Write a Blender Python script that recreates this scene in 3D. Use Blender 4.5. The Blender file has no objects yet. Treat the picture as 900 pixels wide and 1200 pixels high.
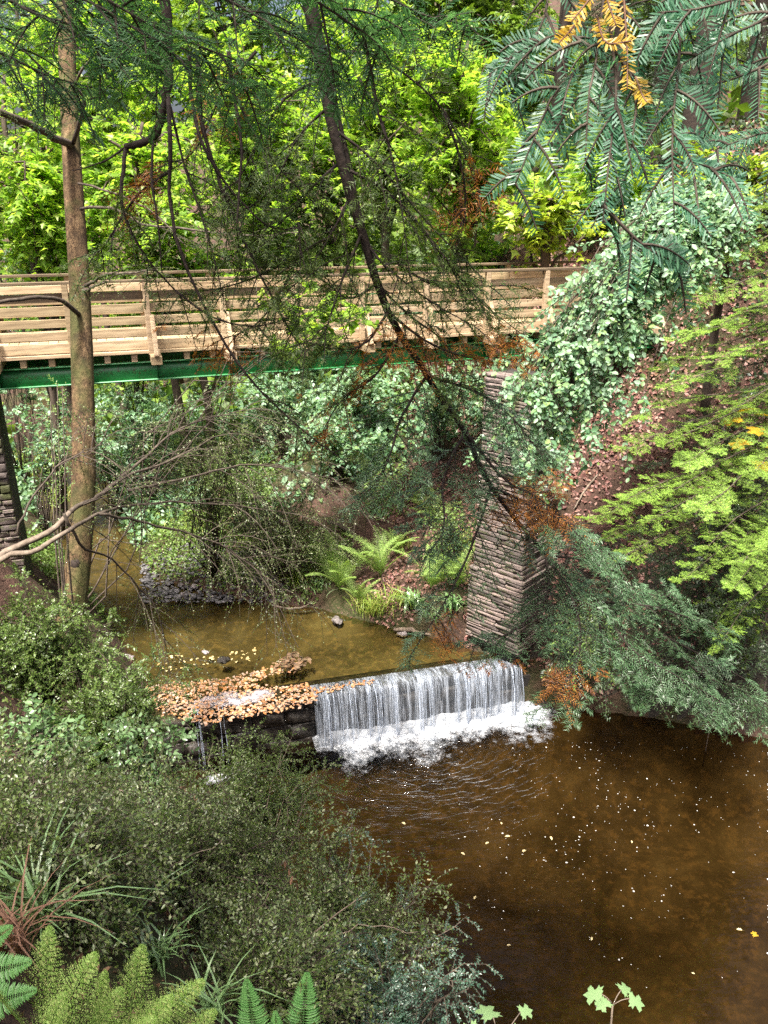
import bpy, math, numpy as np
from mathutils import Vector
R = math.radians
rng = np.random.default_rng(7)
S = bpy.context.scene
COL = S.collection
# ------------------------------------------------------------------ camera, sky, sun, exposure
CAMZ, PITCH, F = 8.6, R(21), 950.0
cam = bpy.data.cameras.new('camera'); cam.sensor_fit = 'VERTICAL'; cam.sensor_height = 36; cam.sensor_width = 27
cam.lens = F/1200*36; cam.clip_start = 0.05; cam.clip_end = 600
camo = bpy.data.objects.new('camera', cam); COL.objects.link(camo)
camo.location = (0, 0, CAMZ); camo.rotation_euler = (math.pi/2-PITCH, 0, 0); S.camera = camo
SUN_EL, SUN_AZ = R(66), R(205)          # azimuth clockwise from +Y: the light comes over the viewer's left shoulder
w = bpy.data.worlds.new('World'); S.world = w; w.use_nodes = True
wn = w.node_tree.nodes; bg = wn['Background']
sky = wn.new('ShaderNodeTexSky'); sky.sky_type = 'NISHITA'; sky.sun_disc = False
sky.sun_elevation = SUN_EL; sky.sun_rotation = SUN_AZ; sky.air_density = .7; sky.dust_density = 9.0; sky.ozone_density = .3
w.node_tree.links.new(sky.outputs[0], bg.inputs[0]); bg.inputs[1].default_value = 0.105
sl = bpy.data.lights.new('sun', 'SUN'); sl.energy = 4.6; sl.angle = R(6); sl.color = (1, .95, .86)
so = bpy.data.objects.new('sun', sl); COL.objects.link(so)
sd = Vector((math.sin(SUN_AZ)*math.cos(SUN_EL), math.cos(SUN_AZ)*math.cos(SUN_EL), math.sin(SUN_EL)))
so.rotation_euler = sd.to_track_quat('Z', 'Y').to_euler(); so.location = (0, 0, 40)
S.view_settings.view_transform = 'Standard'; S.view_settings.look = 'None'; S.view_settings.gamma = 1
S.view_settings.exposure = 1.55; S.view_settings.use_curve_mapping = False
S.render.engine = 'CYCLES'
S.cycles.max_bounces = 7; S.cycles.diffuse_bounces = 3; S.cycles.glossy_bounces = 3
S.cycles.transmission_bounces = 5; S.cycles.transparent_max_bounces = 8
S.cycles.use_denoising = False; S.cycles.caustics_reflective = False; S.cycles.caustics_refractive = False
try: S.cycles.denoising_prefilter = 'ACCURATE'
except Exception: pass
# ------------------------------------------------------------------ small maths
def A(*v): return np.array(v, float)
def nz(v): return v/np.maximum(np.linalg.norm(v, axis=-1, keepdims=True), 1e-9)
CP, SP = math.cos(PITCH), math.sin(PITCH)
def W(px, py, zc):
    """a point of the place on the sight line of photo pixel px,py, zc metres along the view axis"""
    u = (px-450)/F; v = -(py-600)/F
    return A(u*zc, zc*(CP+v*SP), CAMZ+zc*(-SP+v*CP))
def WP(*p): return np.array([W(*q) for q in p])
def smooth(P, n):
    """Catmull-Rom resample of a polyline"""
    P = np.asarray(P, float); Q = np.vstack([2*P[0]-P[1], P, 2*P[-1]-P[-2]]); k = len(P)-1
    t = np.linspace(0, k-1e-6, n); i = t.astype(int); f = (t-i)[:, None]
    a, b, c, d = Q[i], Q[i+1], Q[i+2], Q[i+3]
    return .5*(2*b+(c-a)*f+(2*a-5*b+4*c-d)*f**2+(3*b-a-3*c+d)*f**3)
def hsh(i, j, s=0):
    x = np.sin(i*127.1+j*311.7+s*74.7)*43758.5453
    return x-np.floor(x)
def vnoise(x, y, s=0):
    i = np.floor(x); j = np.floor(y); f = x-i; g = y-j; f = f*f*(3-2*f); g = g*g*(3-2*g)
    return (hsh(i, j, s)*(1-f)+hsh(i+1, j, s)*f)*(1-g)+(hsh(i, j+1, s)*(1-f)+hsh(i+1, j+1, s)*f)*g
def fbm(x, y, s=0, o=4):
    r = 0; a = .5
    for k in range(o): r = r+a*vnoise(x*2**k, y*2**k, s+k); a *= .5
    return r
def sst(a, b, x):
    t = np.clip((x-a)/(b-a), 0, 1); return t*t*(3-2*t)
# ------------------------------------------------------------------ mesh building
STUFF = {'twigs', 'stems', 'limbs', 'branches', 'foliage', 'crown', 'needles', 'dead_needles', 'dead_twigs'}   # joined leaves, needles and twigs, past counting
class MB:
    def __init__(s): s.v = []; s.f = []; s.m = []; s.n = 0
    def add(s, v, f, m=0):
        v = np.asarray(v, float).reshape(-1, 3); f = np.asarray(f, int).reshape(-1, 3)
        s.v.append(v); s.f.append(f+s.n); s.m.append(np.full(len(f), m)); s.n += len(v)
    def mesh(s, name, mats, shade=False, org=None):
        me = bpy.data.meshes.new(name)
        v = np.vstack(s.v); f = np.vstack(s.f); m = np.concatenate(s.m)
        if org is not None: v = v-np.asarray(org)
        me.vertices.add(len(v)); me.vertices.foreach_set('co', v.astype(np.float32).ravel())
        me.loops.add(len(f)*3); me.loops.foreach_set('vertex_index', f.astype(np.int32).ravel())
        me.polygons.add(len(f)); me.polygons.foreach_set('loop_start', np.arange(0, len(f)*3, 3, dtype=np.int32))
        for q in (mats if isinstance(mats, (list, tuple)) else [mats]): me.materials.append(q)
        me.polygons.foreach_set('material_index', m.astype(np.int32))
        me.update(calc_edges=True)
        if shade: me.polygons.foreach_set('use_smooth', np.ones(len(f), bool))
        return me
    def obj(s, name, mats, parent=None, shade=False, org=None):
        o = bpy.data.objects.new(name, s.mesh(name, mats, shade, org)); COL.objects.link(o)
        if parent is not None:
            o.parent = parent
            if name in STUFF: o['kind'] = 'stuff'
        elif org is not None: o.location = org
        return o
def tag(o, label=None, cat=None, group=None, kind=None):
    if label: o['label'] = label
    if cat: o['category'] = cat
    if group: o['group'] = group
    if kind: o['kind'] = kind
    return o
def thing(name, label, cat, loc=(0, 0, 0), group=None, rz=0):
    o = bpy.data.objects.new(name, None); COL.objects.link(o); o.location = loc; o.rotation_euler = (0, 0, rz)
    return tag(o, label, cat, group)
def child(name, me, parent, loc=(0, 0, 0), rot=(0, 0, 0), sc=(1, 1, 1)):
    o = bpy.data.objects.new(name, me); COL.objects.link(o); o.parent = parent
    o.location = loc; o.rotation_euler = rot; o.scale = sc; return o
def dup(root, loc, rz=0, sc=1, label=None, mats=None):
    r = root.copy(); COL.objects.link(r); r.location = loc; r.rotation_euler = (0, 0, rz); r.scale = (sc,)*3
    if label: r['label'] = label
    for ch in list(root.children):
        c = ch.copy(); COL.objects.link(c); c.parent = r
        if mats and ch.name.split('.')[0] in mats:
            c.material_slots[0].link = 'OBJECT'; c.material_slots[0].material = mats[ch.name.split('.')[0]]
    return r
# leaf templates: x along, y across, z out of the leaf
def T(v, f): return np.array(v, float), np.array(f, int)
T_DIAMOND = T([(0, 0, 0), (.45, .5, .08), (1, 0, -.04), (.45, -.5, .08)], [(0, 2, 1), (0, 3, 2)])
T_OVAL = T([(0, 0, 0), (.25, .38, .07), (.65, .42, .05), (1, 0, -.12), (.65, -.42, .05), (.25, -.38, .07), (.5, 0, 0)],
           [(0, 6, 1), (1, 6, 2), (2, 6, 3), (0, 5, 6), (5, 4, 6), (4, 3, 6)])
T_MAPLE = T([(0, 0, 0), (.12, .5, -.04), (.4, .24, .05), (.7, .46, -.04), (1, 0, -.1), (.7, -.46, -.04), (.4, -.24, .05), (.12, -.5, -.04)],
            [(0, 2, 1), (0, 3, 2), (0, 4, 3), (0, 7, 6), (0, 6, 5), (0, 5, 4)])
T_LEAF4 = T([(0, 0, 0), (.38, .42, .06), (.75, .34, .02), (1, 0, -.1), (.75, -.34, .02), (.38, -.42, .06)], [(0, 3, 2), (0, 2, 1), (0, 5, 4), (0, 4, 3)])
T_LOBED = T([(0, 0, 0), (.28, .52, -.05), (.5, .2, .05), (1, 0, -.1), (.5, -.2, .05), (.28, -.52, -.05)], [(0, 2, 1), (0, 3, 2), (0, 4, 3), (0, 5, 4)])
T_NEEDLE = T([(0, -.5, 0), (0, .5, 0), (1, 0, 0)], [(0, 2, 1)])
T_NEEDLE2 = T([(0, -.35, 0), (0, .35, 0), (.75, .5, .03), (.75, -.5, .03), (1, 0, .02)], [(0, 3, 2), (0, 2, 1), (3, 4, 2)])
def frame(d, n):
    d = nz(d); s = nz(np.cross(n, d)); return d, s, np.cross(d, s)
def scatter(mb, tp, pos, d, n, L, Wd, m=0):
    if len(pos) == 0: return
    tv, tf = tp; d, s, n = frame(d, n); L = np.broadcast_to(L, len(pos))[:, None, None]; Wd = np.broadcast_to(Wd, len(pos))[:, None, None]
    v = pos[:, None]+tv[None, :, 0:1]*L*d[:, None]+tv[None, :, 1:2]*Wd*s[:, None]+tv[None, :, 2:3]*L*n[:, None]
    f = tf[None]+(np.arange(len(pos))*len(tv))[:, None, None]
    mb.add(v, f, m)
def tubes(mb, P, r, sides=4, m=0):
    """P (N,K,3) polylines, r (N,K) radii: closed-tip tubes"""
    P = np.asarray(P, float)
    if P.ndim == 2: P = P[None]
    N, K = P.shape[:2]; r = np.broadcast_to(r, (N, K))
    t = nz(np.gradient(P, axis=1)); ref = np.where(np.abs(t[..., 2:3]) > .9, A(1, 0, 0), A(0, 0, 1))
    ref = np.broadcast_to(ref[:, :1], t.shape)
    a = nz(np.cross(t, ref)); b = np.cross(t, a)
    th = np.arange(sides)/sides*2*math.pi
    ring = P[:, :, None]+r[..., None, None]*(np.cos(th)[:, None]*a[:, :, None]+np.sin(th)[:, None]*b[:, :, None])
    k = np.arange(K-1)[:, None]*sides; i = np.arange(sides)[None]; j = (np.arange(sides)+1) % sides
    q0 = k+i; q1 = k+j[None]; f = np.stack([np.stack([q0, q1, q1+sides], -1), np.stack([q0, q1+sides, q0+sides], -1)], 2).reshape(-1, 3)
    cap = np.array([(0, i_+1, i_) for i_ in range(1, sides-1)] ); e = (K-1)*sides
    cap2 = np.array([(e, e+i_, e+i_+1) for i_ in range(1, sides-1)])
    if sides > 3: f = np.vstack([f, cap, cap2])                    # hair thin twigs stay open at their ends
    mb.add(ring, f[None]+(np.arange(N)*K*sides)[:, None, None], m)
def interp(P, t):
    K = P.shape[1]; x = np.clip(t, 0, .9999)*(K-1); i = np.minimum(x.astype(int), K-2); f = (x-i)[..., None]
    r = np.arange(P.shape[0])[:, None]; a = P[r, i]; b = P[r, i+1]
    return a+(b-a)*f, nz(b-a)
def shoots(P, N0, per, t0, t1, L, ang, droop=.15, K=4, jit=.15, alt=True, roll=0.0):
    """side shoots along polylines P: per of them on each, alternating sides in the plane of normal N0"""
    n = P.shape[0]; t = np.linspace(t0, t1, per)[None]+rng.uniform(-.5, .5, (n, per))*(t1-t0)/per
    pos, tan = interp(P, t); nrm = np.broadcast_to(N0[:, None], tan.shape)
    if roll: nrm = nz(nrm+rng.normal(0, roll, nrm.shape))
    side = nz(np.cross(nrm, tan)); sg = np.where((np.arange(per) % 2)[None] == 0, 1., -1.) if alt else rng.choice([-1., 1.], (n, per))
    an = ang*rng.uniform(.8, 1.2, (n, per))
    d = nz(np.cos(an)[..., None]*tan+np.sin(an)[..., None]*(sg[..., None] if alt else sg[..., None])*side+rng.normal(0, jit, tan.shape))
    Ls = (L(t) if callable(L) else np.full(t.shape, L))*rng.uniform(.7, 1.15, t.shape)
    s = np.linspace(0, 1, K)
    Q = pos[:, :, None]+Ls[..., None, None]*(s[:, None]*d[:, :, None])
    Q[..., 2] -= droop*Ls[..., None]*s**2
    return Q.reshape(-1, K, 3), np.broadcast_to(nrm, tan.shape).reshape(-1, 3)
def leaves(mb, tp, P, N0, per, L, Wd, ang, t0=.1, t1=1., nj=.3, dj=.15, m=0, lift=0.0, ljit=.25, off=0.0, tap=0.0):
    """two-ranked leaves or needles along polylines"""
    n = P.shape[0]
    if n == 0: return
    t = np.linspace(t0, t1, per)[None]+rng.uniform(-.5, .5, (n, per))*(t1-t0)/per
    pos, tan = interp(P, t); nrm = nz(np.broadcast_to(N0[:, None], tan.shape)+rng.normal(0, nj, tan.shape))
    side = nz(np.cross(nrm, tan)); sg = np.where((np.arange(per) % 2) == 0, 1., -1.)[None, :, None]
    d = nz(math.cos(ang)*tan+math.sin(ang)*sg*side+lift*nrm+rng.normal(0, dj, tan.shape))
    pos = pos+off*d
    Ls = L*rng.uniform(1-ljit, 1+ljit, (n, per)); taper = np.where(t > .9, .75, 1.)
    Ls = Ls*taper*(1-tap*t)
    scatter(mb, tp, pos.reshape(-1, 3), d.reshape(-1, 3), nrm.reshape(-1, 3), Ls.ravel(), (Ls*Wd/L).ravel(), m)
def curves_to(base, tips, K=6, sag=.2, jit=.08, spread=.05):
    """arching stems from around base to tips"""
    tips = np.asarray(tips, float); n = len(tips); b = base+rng.normal(0, spread, (n, 3))*A(1, 1, .2)
    s = np.linspace(0, 1, K)[None, :, None]
    P = b[:, None]+(tips-b)[:, None]*s
    P[..., 2] += sag*np.linalg.norm(tips-b, axis=1)[:, None]*np.sin(s[..., 0]*math.pi)
    P[:, 1:-1] += rng.normal(0, jit, P[:, 1:-1].shape)
    return P
UP = A(0, 0, 1)
def ups(n, j=.0): return nz(np.broadcast_to(UP, (n, 3))+rng.normal(0, j, (n, 3))) if j else np.broadcast_to(UP, (n, 3)).copy()
def blob(c, r, n, shell=.4):
    d = nz(rng.normal(0, 1, (n, 3))); q = (shell+(1-shell)*rng.uniform(0, 1, n))[:, None]
    return np.asarray(c)+d*q*np.asarray(r)
# ------------------------------------------------------------------ materials
def newmat(name):
    m = bpy.data.materials.new(name); m.use_nodes = True; nt = m.node_tree; nt.nodes.clear()
    out = nt.nodes.new('ShaderNodeOutputMaterial'); return m, nt, out
def ramp(nt, fac, cols, interp_='LINEAR'):
    r = nt.nodes.new('ShaderNodeValToRGB'); r.color_ramp.interpolation = interp_
    while len(r.color_ramp.elements) < len(cols): r.color_ramp.elements.new(.5)
    for e, (p, c) in zip(r.color_ramp.elements, cols): e.position = p; e.color = (*c, 1)
    nt.links.new(fac, r.inputs[0]); return r.outputs[0]
def even(cols): return [(i/max(1, len(cols)-1), c) for i, c in enumerate(cols)]
def noise(nt, scale, detail=4, rough=.6, coord='Object', sx=None, dist=0):
    tc = nt.nodes.new('ShaderNodeTexCoord'); n = nt.nodes.new('ShaderNodeTexNoise')
    n.inputs['Scale'].default_value = scale; n.inputs['Detail'].default_value = detail; n.inputs['Roughness'].default_value = rough
    n.inputs['Distortion'].default_value = dist
    src = tc.outputs[coord]
    if sx:
        mp = nt.nodes.new('ShaderNodeMapping'); mp.inputs['Scale'].default_value = sx; nt.links.new(src, mp.inputs[0]); src = mp.outputs[0]
    nt.links.new(src, n.inputs['Vector']); return n.outputs['Fac']
def mixc(nt, fac, a, b, mode='MIX'):
    m = nt.nodes.new('ShaderNodeMix'); m.data_type = 'RGBA'; m.blend_type = mode
    for s, v in ((m.inputs[0], fac), (m.inputs[6], a), (m.inputs[7], b)):
        if isinstance(v, (int, float)): s.default_value = v
        elif isinstance(v, tuple): s.default_value = (*v, 1)
        else: nt.links.new(v, s)
    return m.outputs[2]
def bump(nt, h, strength, dist=.02):
    b = nt.nodes.new('ShaderNodeBump'); b.inputs['Strength'].default_value = strength; b.inputs['Distance'].default_value = dist
    nt.links.new(h, b.inputs['Height']); return b.outputs[0]
def principled(nt, col, rough=.6, spec=.4, nrm=None):
    p = nt.nodes.new('ShaderNodeBsdfPrincipled'); p.inputs['Roughness'].default_value = rough; p.inputs['Specular IOR Level'].default_value = spec
    if isinstance(col, tuple): p.inputs['Base Color'].default_value = (*col, 1)
    else: nt.links.new(col, p.inputs['Base Color'])
    if nrm is not None: nt.links.new(nrm, p.inputs['Normal'])
    return p
def leafmat(name, cols, trans=.4, rough=.45, spec=.5, tint=(1.25, 1.3, .6)):
    m, nt, out = newmat(name); g = nt.nodes.new('ShaderNodeNewGeometry')
    c = ramp(nt, g.outputs['Random Per Island'], even(cols))
    p = principled(nt, c, rough, spec)
    t = nt.nodes.new('ShaderNodeBsdfTranslucent'); nt.links.new(mixc(nt, 1.0, c, tint, 'MULTIPLY'), t.inputs[0])
    mx = nt.nodes.new('ShaderNodeMixShader'); mx.inputs[0].default_value = trans
    nt.links.new(p.outputs[0], mx.inputs[1]); nt.links.new(t.outputs[0], mx.inputs[2]); nt.links.new(mx.outputs[0], out.inputs[0]); return m
def solidmat(name, cols, scale=8, rough=.8, bmp=.4, bdist=.02, sx=None, detail=5, spec=.3, island=0):
    m, nt, out = newmat(name); n = noise(nt, scale, detail, .65, 'Object', sx)
    c = ramp(nt, n, [(.3+.4*p, q) for p, q in even(cols)])
    if island:
        g = nt.nodes.new('ShaderNodeNewGeometry')
        c = mixc(nt, 1.0, c, ramp(nt, g.outputs['Random Per Island'], even([(1-island,)*3, (1+island*.6,)*3])), 'MULTIPLY')
    p = principled(nt, c, rough, spec, bump(nt, n, bmp, bdist)); nt.links.new(p.outputs[0], out.inputs[0]); return m
def objvar(name, cols, scale, rough=.85, sx=None, var=((.6, .6, .6), (1.3, 1.25, 1.2)), bmp=.5, bdist=.02, moss=None):
    """material with a tone of its own per object"""
    m, nt, out = newmat(name); n = noise(nt, scale, 6, .65, 'Object', sx)
    c = ramp(nt, n, [(.3+.4*p, q) for p, q in even(cols)])
    oi = nt.nodes.new('ShaderNodeObjectInfo'); c = mixc(nt, 1.0, c, ramp(nt, oi.outputs['Random'], even(list(var))), 'MULTIPLY')
    if moss:
        mn = noise(nt, 1.7, 4, .6, 'Object'); f = ramp(nt, mn, [(.5, (0, 0, 0)), (.62, (.8, .8, .8))]); c = mixc(nt, f, c, moss)
    p = principled(nt, c, rough, .3, bump(nt, n, bmp, bdist)); nt.links.new(p.outputs[0], out.inputs[0]); return m
M = {}
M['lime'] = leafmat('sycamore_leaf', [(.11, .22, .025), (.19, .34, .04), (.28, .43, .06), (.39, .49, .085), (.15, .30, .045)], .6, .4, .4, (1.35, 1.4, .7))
M['yellow'] = leafmat('yellowing_leaf', [(.24, .36, .03), (.34, .44, .04), (.18, .30, .03), (.42, .46, .06)], .4, .4, .4)
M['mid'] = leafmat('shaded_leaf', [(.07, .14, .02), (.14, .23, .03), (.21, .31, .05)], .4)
M['mint'] = leafmat('beech_leaf', [(.07, .16, .07), (.14, .27, .14), (.22, .35, .21), (.13, .24, .07), (.30, .42, .31), (.10, .21, .11), (.24, .34, .12)], .35, .45, .5, (1.1, 1.25, .8))
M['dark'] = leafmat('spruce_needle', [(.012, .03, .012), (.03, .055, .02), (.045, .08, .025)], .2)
M['yew'] = leafmat('yew_needle', [(.03, .08, .025), (.06, .14, .05), (.10, .20, .085), (.17, .28, .16)], .22, .42, .7, (1, 1.3, .7))
M['fir'] = leafmat('fir_needle', [(.04, .14, .075), (.07, .21, .11), (.12, .28, .15), (.24, .40, .32)], .5, .38, .7, (1, 1.3, .8))
M['firgreen'] = leafmat('fir_needle_green', [(.05, .14, .05), (.09, .22, .085), (.15, .31, .13), (.27, .44, .28)], .5, .38, .7, (1.1, 1.3, .7))
M['olive'] = leafmat('hemlock_needle_olive', [(.04, .075, .015), (.08, .14, .028), (.13, .19, .04), (.06, .10, .02)], .3)
M['hemlock'] = leafmat('hemlock_needle', [(.12, .23, .03), (.20, .33, .05), (.27, .40, .07), (.10, .20, .035)], .3, .5, .4)
M['rust'] = leafmat('dead_needle', [(.22, .07, .015), (.36, .13, .02), (.45, .20, .03), (.16, .05, .02)], .3)
M['gold'] = leafmat('gold_leaf', [(.5, .28, .02), (.42, .3, .03), (.55, .36, .04)], .35)
M['box'] = leafmat('box_leaf', [(.04, .075, .018), (.085, .135, .03), (.15, .21, .055), (.05, .085, .025), (.32, .36, .19)], .3, .38, .6)
M['boxlight'] = leafmat('light_box_leaf', [(.06, .11, .02), (.10, .17, .035), (.16, .23, .06), (.06, .11, .03)], .3, .35, .6)
M['teal'] = leafmat('bluish_leaf', [(.04, .10, .06), (.07, .15, .10), (.14, .22, .17), (.05, .11, .05)], .25, .3, .8)
M['bigleaf'] = leafmat('broad_shrub_leaf', [(.08, .16, .05), (.13, .23, .09), (.19, .29, .14), (.05, .10, .03)], .3, .3, .7)
M['fern'] = leafmat('bracken', [(.18, .31, .06), (.25, .40, .10), (.33, .47, .15), (.40, .46, .17)], .35, .5, .4)
M['sword'] = leafmat('sword_fern', [(.10, .26, .07), (.16, .34, .11)], .3, .4, .5)
M['grass'] = leafmat('grass_blade', [(.14, .23, .03), (.22, .32, .05), (.30, .36, .07), (.36, .33, .12)], .35, .5, .4)
M['rush'] = leafmat('woodrush', [(.07, .16, .04), (.12, .24, .07), (.20, .32, .14), (.28, .36, .2)], .25, .3, .8)
M['brownleaf'] = leafmat('withered_leaf', [(.15, .075, .05), (.22, .12, .08), (.28, .17, .115)], .3, .6, .3)
M['litter'] = leafmat('leaf_litter', [(.10, .045, .04), (.17, .075, .065), (.25, .12, .10), (.09, .045, .035), (.33, .2, .16), (.14, .07, .03)], .05, .55, .4)
M['litterbrown'] = leafmat('brown_leaf_litter', [(.06, .035, .02), (.11, .065, .035), (.17, .10, .055), (.07, .05, .03), (.24, .16, .09)], .05, .6, .3)
M['orangeleaf'] = leafmat('fallen_orange_leaf', [(.38, .16, .05), (.42, .24, .12), (.34, .24, .18), (.27, .11, .04), (.44, .35, .28)], .1, .5, .4)
M['paleleaf'] = leafmat('fallen_pale_leaf', [(.55, .45, .18), (.6, .52, .3), (.5, .36, .12)], .1, .5, .4)
M['cover'] = leafmat('ground_cover_leaf', [(.07, .13, .025), (.13, .22, .045), (.2, .3, .07), (.08, .13, .03)], .3)
M['bark'] = solidmat('dark_bark', [(.012, .009, .008), (.03, .021, .017), (.055, .04, .032)], 30, .85, .7, .01)
M['twig'] = solidmat('grey_twig', [(.03, .023, .017), (.065, .05, .038), (.12, .097, .075)], 20, .8, .3, .005)
M['pale'] = solidmat('pale_branch', [(.085, .065, .048), (.16, .125, .095), (.25, .2, .155)], 14, .8, .4, .008)
M['trunkbg'] = solidmat('far_trunk', [(.03, .022, .018), (.07, .052, .04), (.11, .085, .065)], 6, .9, .5, .03, sx=(1, 1, .3))
M['stemgreen'] = solidmat('green_stem', [(.10, .13, .04), (.16, .2, .07), (.2, .22, .09)], 12, .6, .1, .003)
def sprucebark():
    m, nt, out = newmat('spruce_bark')
    a = noise(nt, 9, 6, .7, 'Object', (1, 1, .55)); b = noise(nt, 38, 4, .7, 'Object', (1, 1, .4)); c = noise(nt, 1.6, 3, .6)
    col = ramp(nt, a, [(.33, (.035, .024, .014)), (.47, (.09, .058, .03)), (.6, (.155, .10, .052)), (.72, (.25, .18, .105))])
    col = mixc(nt, ramp(nt, b, [(.38, (1, 1, 1)), (.5, (0, 0, 0))]), col, (.045, .026, .014))
    tc = nt.nodes.new('ShaderNodeTexCoord'); sep = nt.nodes.new('ShaderNodeSeparateXYZ'); nt.links.new(tc.outputs['Object'], sep.inputs[0])
    col = mixc(nt, ramp(nt, c, [(.46, (0, 0, 0)), (.6, (.7, .7, .7))]), col, (.06, .07, .02))
    h = nt.nodes.new('ShaderNodeMath'); h.operation = 'ADD'; nt.links.new(a, h.inputs[0]); nt.links.new(b, h.inputs[1])
    p = principled(nt, col, .85, .25, bump(nt, h.outputs[0], .9, .025)); nt.links.new(p.outputs[0], out.inputs[0]); return m
M['spruce'] = sprucebark()
M['timber'] = objvar('sawn_timber', [(.18, .135, .09), (.38, .30, .205), (.53, .44, .32)], 5, .75, (.35, 6, 6), ((.62, .58, .5), (.9, .86, .74), (1.0, .92, .86), (1.12, 1.08, 1.0)), .25, .004)
M['timberdark'] = objvar('weathered_timber', [(.075, .055, .035), (.13, .095, .06), (.18, .13, .085)], 5, .85, (.35, 6, 6), ((.7, .7, .7), (1.2, 1.2, 1.15)), .3, .004)
M['slate'] = objvar('slate_stone', [(.08, .07, .066), (.16, .138, .13), (.26, .225, .215)], 11, .8, (1, 1, 2.5), ((.45, .43, .42), (.85, .8, .78), (1.1, 1.0, .97), (1.45, 1.28, 1.2)), .8, .02, (.06, .075, .02))
M['wetstone'] = objvar('wet_dark_stone', [(.012, .011, .010), (.03, .027, .024), (.06, .05, .045)], 9, .3, None, ((.7, .7, .7), (1.4, 1.35, 1.3)), .8, .03)
M['rock'] = objvar('stream_rock', [(.12, .11, .11), (.23, .21, .21), (.36, .34, .35)], 7, .6, None, ((.55, .52, .5), (1.25, 1.2, 1.2)), .7, .03)
M['pebble'] = solidmat('pebbles', [(.05, .048, .05), (.11, .105, .11), (.2, .19, .2)], 9, .55, .3, .01, island=.6)
M['bankshade'] = solidmat('shade_painted_peat', [(.010, .008, .006), (.022, .017, .012), (.04, .032, .018)], 6, .7, .9, .05)  # near-black soil colour paints the deep shade under the right bank
M['core'] = solidmat('rubble_core', [(.02, .018, .016), (.05, .045, .04), (.08, .07, .06)], 14, .9, .6, .03)
def paint():
    m, nt, out = newmat('green_paint'); n = noise(nt, 3, 6, .7); n2 = noise(nt, 22, 3, .6)
    c = ramp(nt, n, [(.35, (.016, .12, .034)), (.55, (.028, .19, .06)), (.7, (.05, .25, .095))])
    c = mixc(nt, ramp(nt, n2, [(.56, (0, 0, 0)), (.66, (.8, .8, .8))]), c, (.055, .06, .028))
    p = principled(nt, c, .38, .5, bump(nt, n2, .08, .004)); nt.links.new(p.outputs[0], out.inputs[0]); return m
M['green'] = paint()
def groundmat():
    m, nt, out = newmat('woodland_soil'); a = noise(nt, 3.2, 8, .7); b = noise(nt, .35, 4, .6); c = noise(nt, 26, 5, .7)
    col = ramp(nt, a, [(.3, (.022, .015, .011)), (.48, (.06, .036, .027)), (.62, (.11, .062, .048)), (.75, (.15, .095, .07))])
    col = mixc(nt, ramp(nt, b, [(.47, (0, 0, 0)), (.6, (.75, .75, .75))]), col, (.035, .052, .014))
    col = mixc(nt, ramp(nt, c, [(.5, (0, 0, 0)), (.66, (.6, .6, .6))]), col, (.17, .10, .075))
    h = nt.nodes.new('ShaderNodeMath'); h.operation = 'ADD'; nt.links.new(a, h.inputs[0]); nt.links.new(c, h.inputs[1])
    p = principled(nt, col, .9, .2, bump(nt, h.outputs[0], 1, .06)); nt.links.new(p.outputs[0], out.inputs[0]); return m
M['soil'] = groundmat()
def bedmat():
    m, nt, out = newmat('stream_bed'); a = noise(nt, 1.1, 6, .65, dist=.6); b = noise(nt, 7, 5, .7)
    col = ramp(nt, a, [(.3, (.032, .026, .014)), (.46, (.056, .045, .024)), (.6, (.08, .065, .035)), (.75, (.12, .10, .056))])
    col = mixc(nt, ramp(nt, b, [(.5, (0, 0, 0)), (.64, (.45, .45, .45))]), col, (.17, .12, .055))
    p = principled(nt, col, .9, .1, bump(nt, b, .5, .03)); nt.links.new(p.outputs[0], out.inputs[0]); return m
M['bed'] = bedmat()
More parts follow.
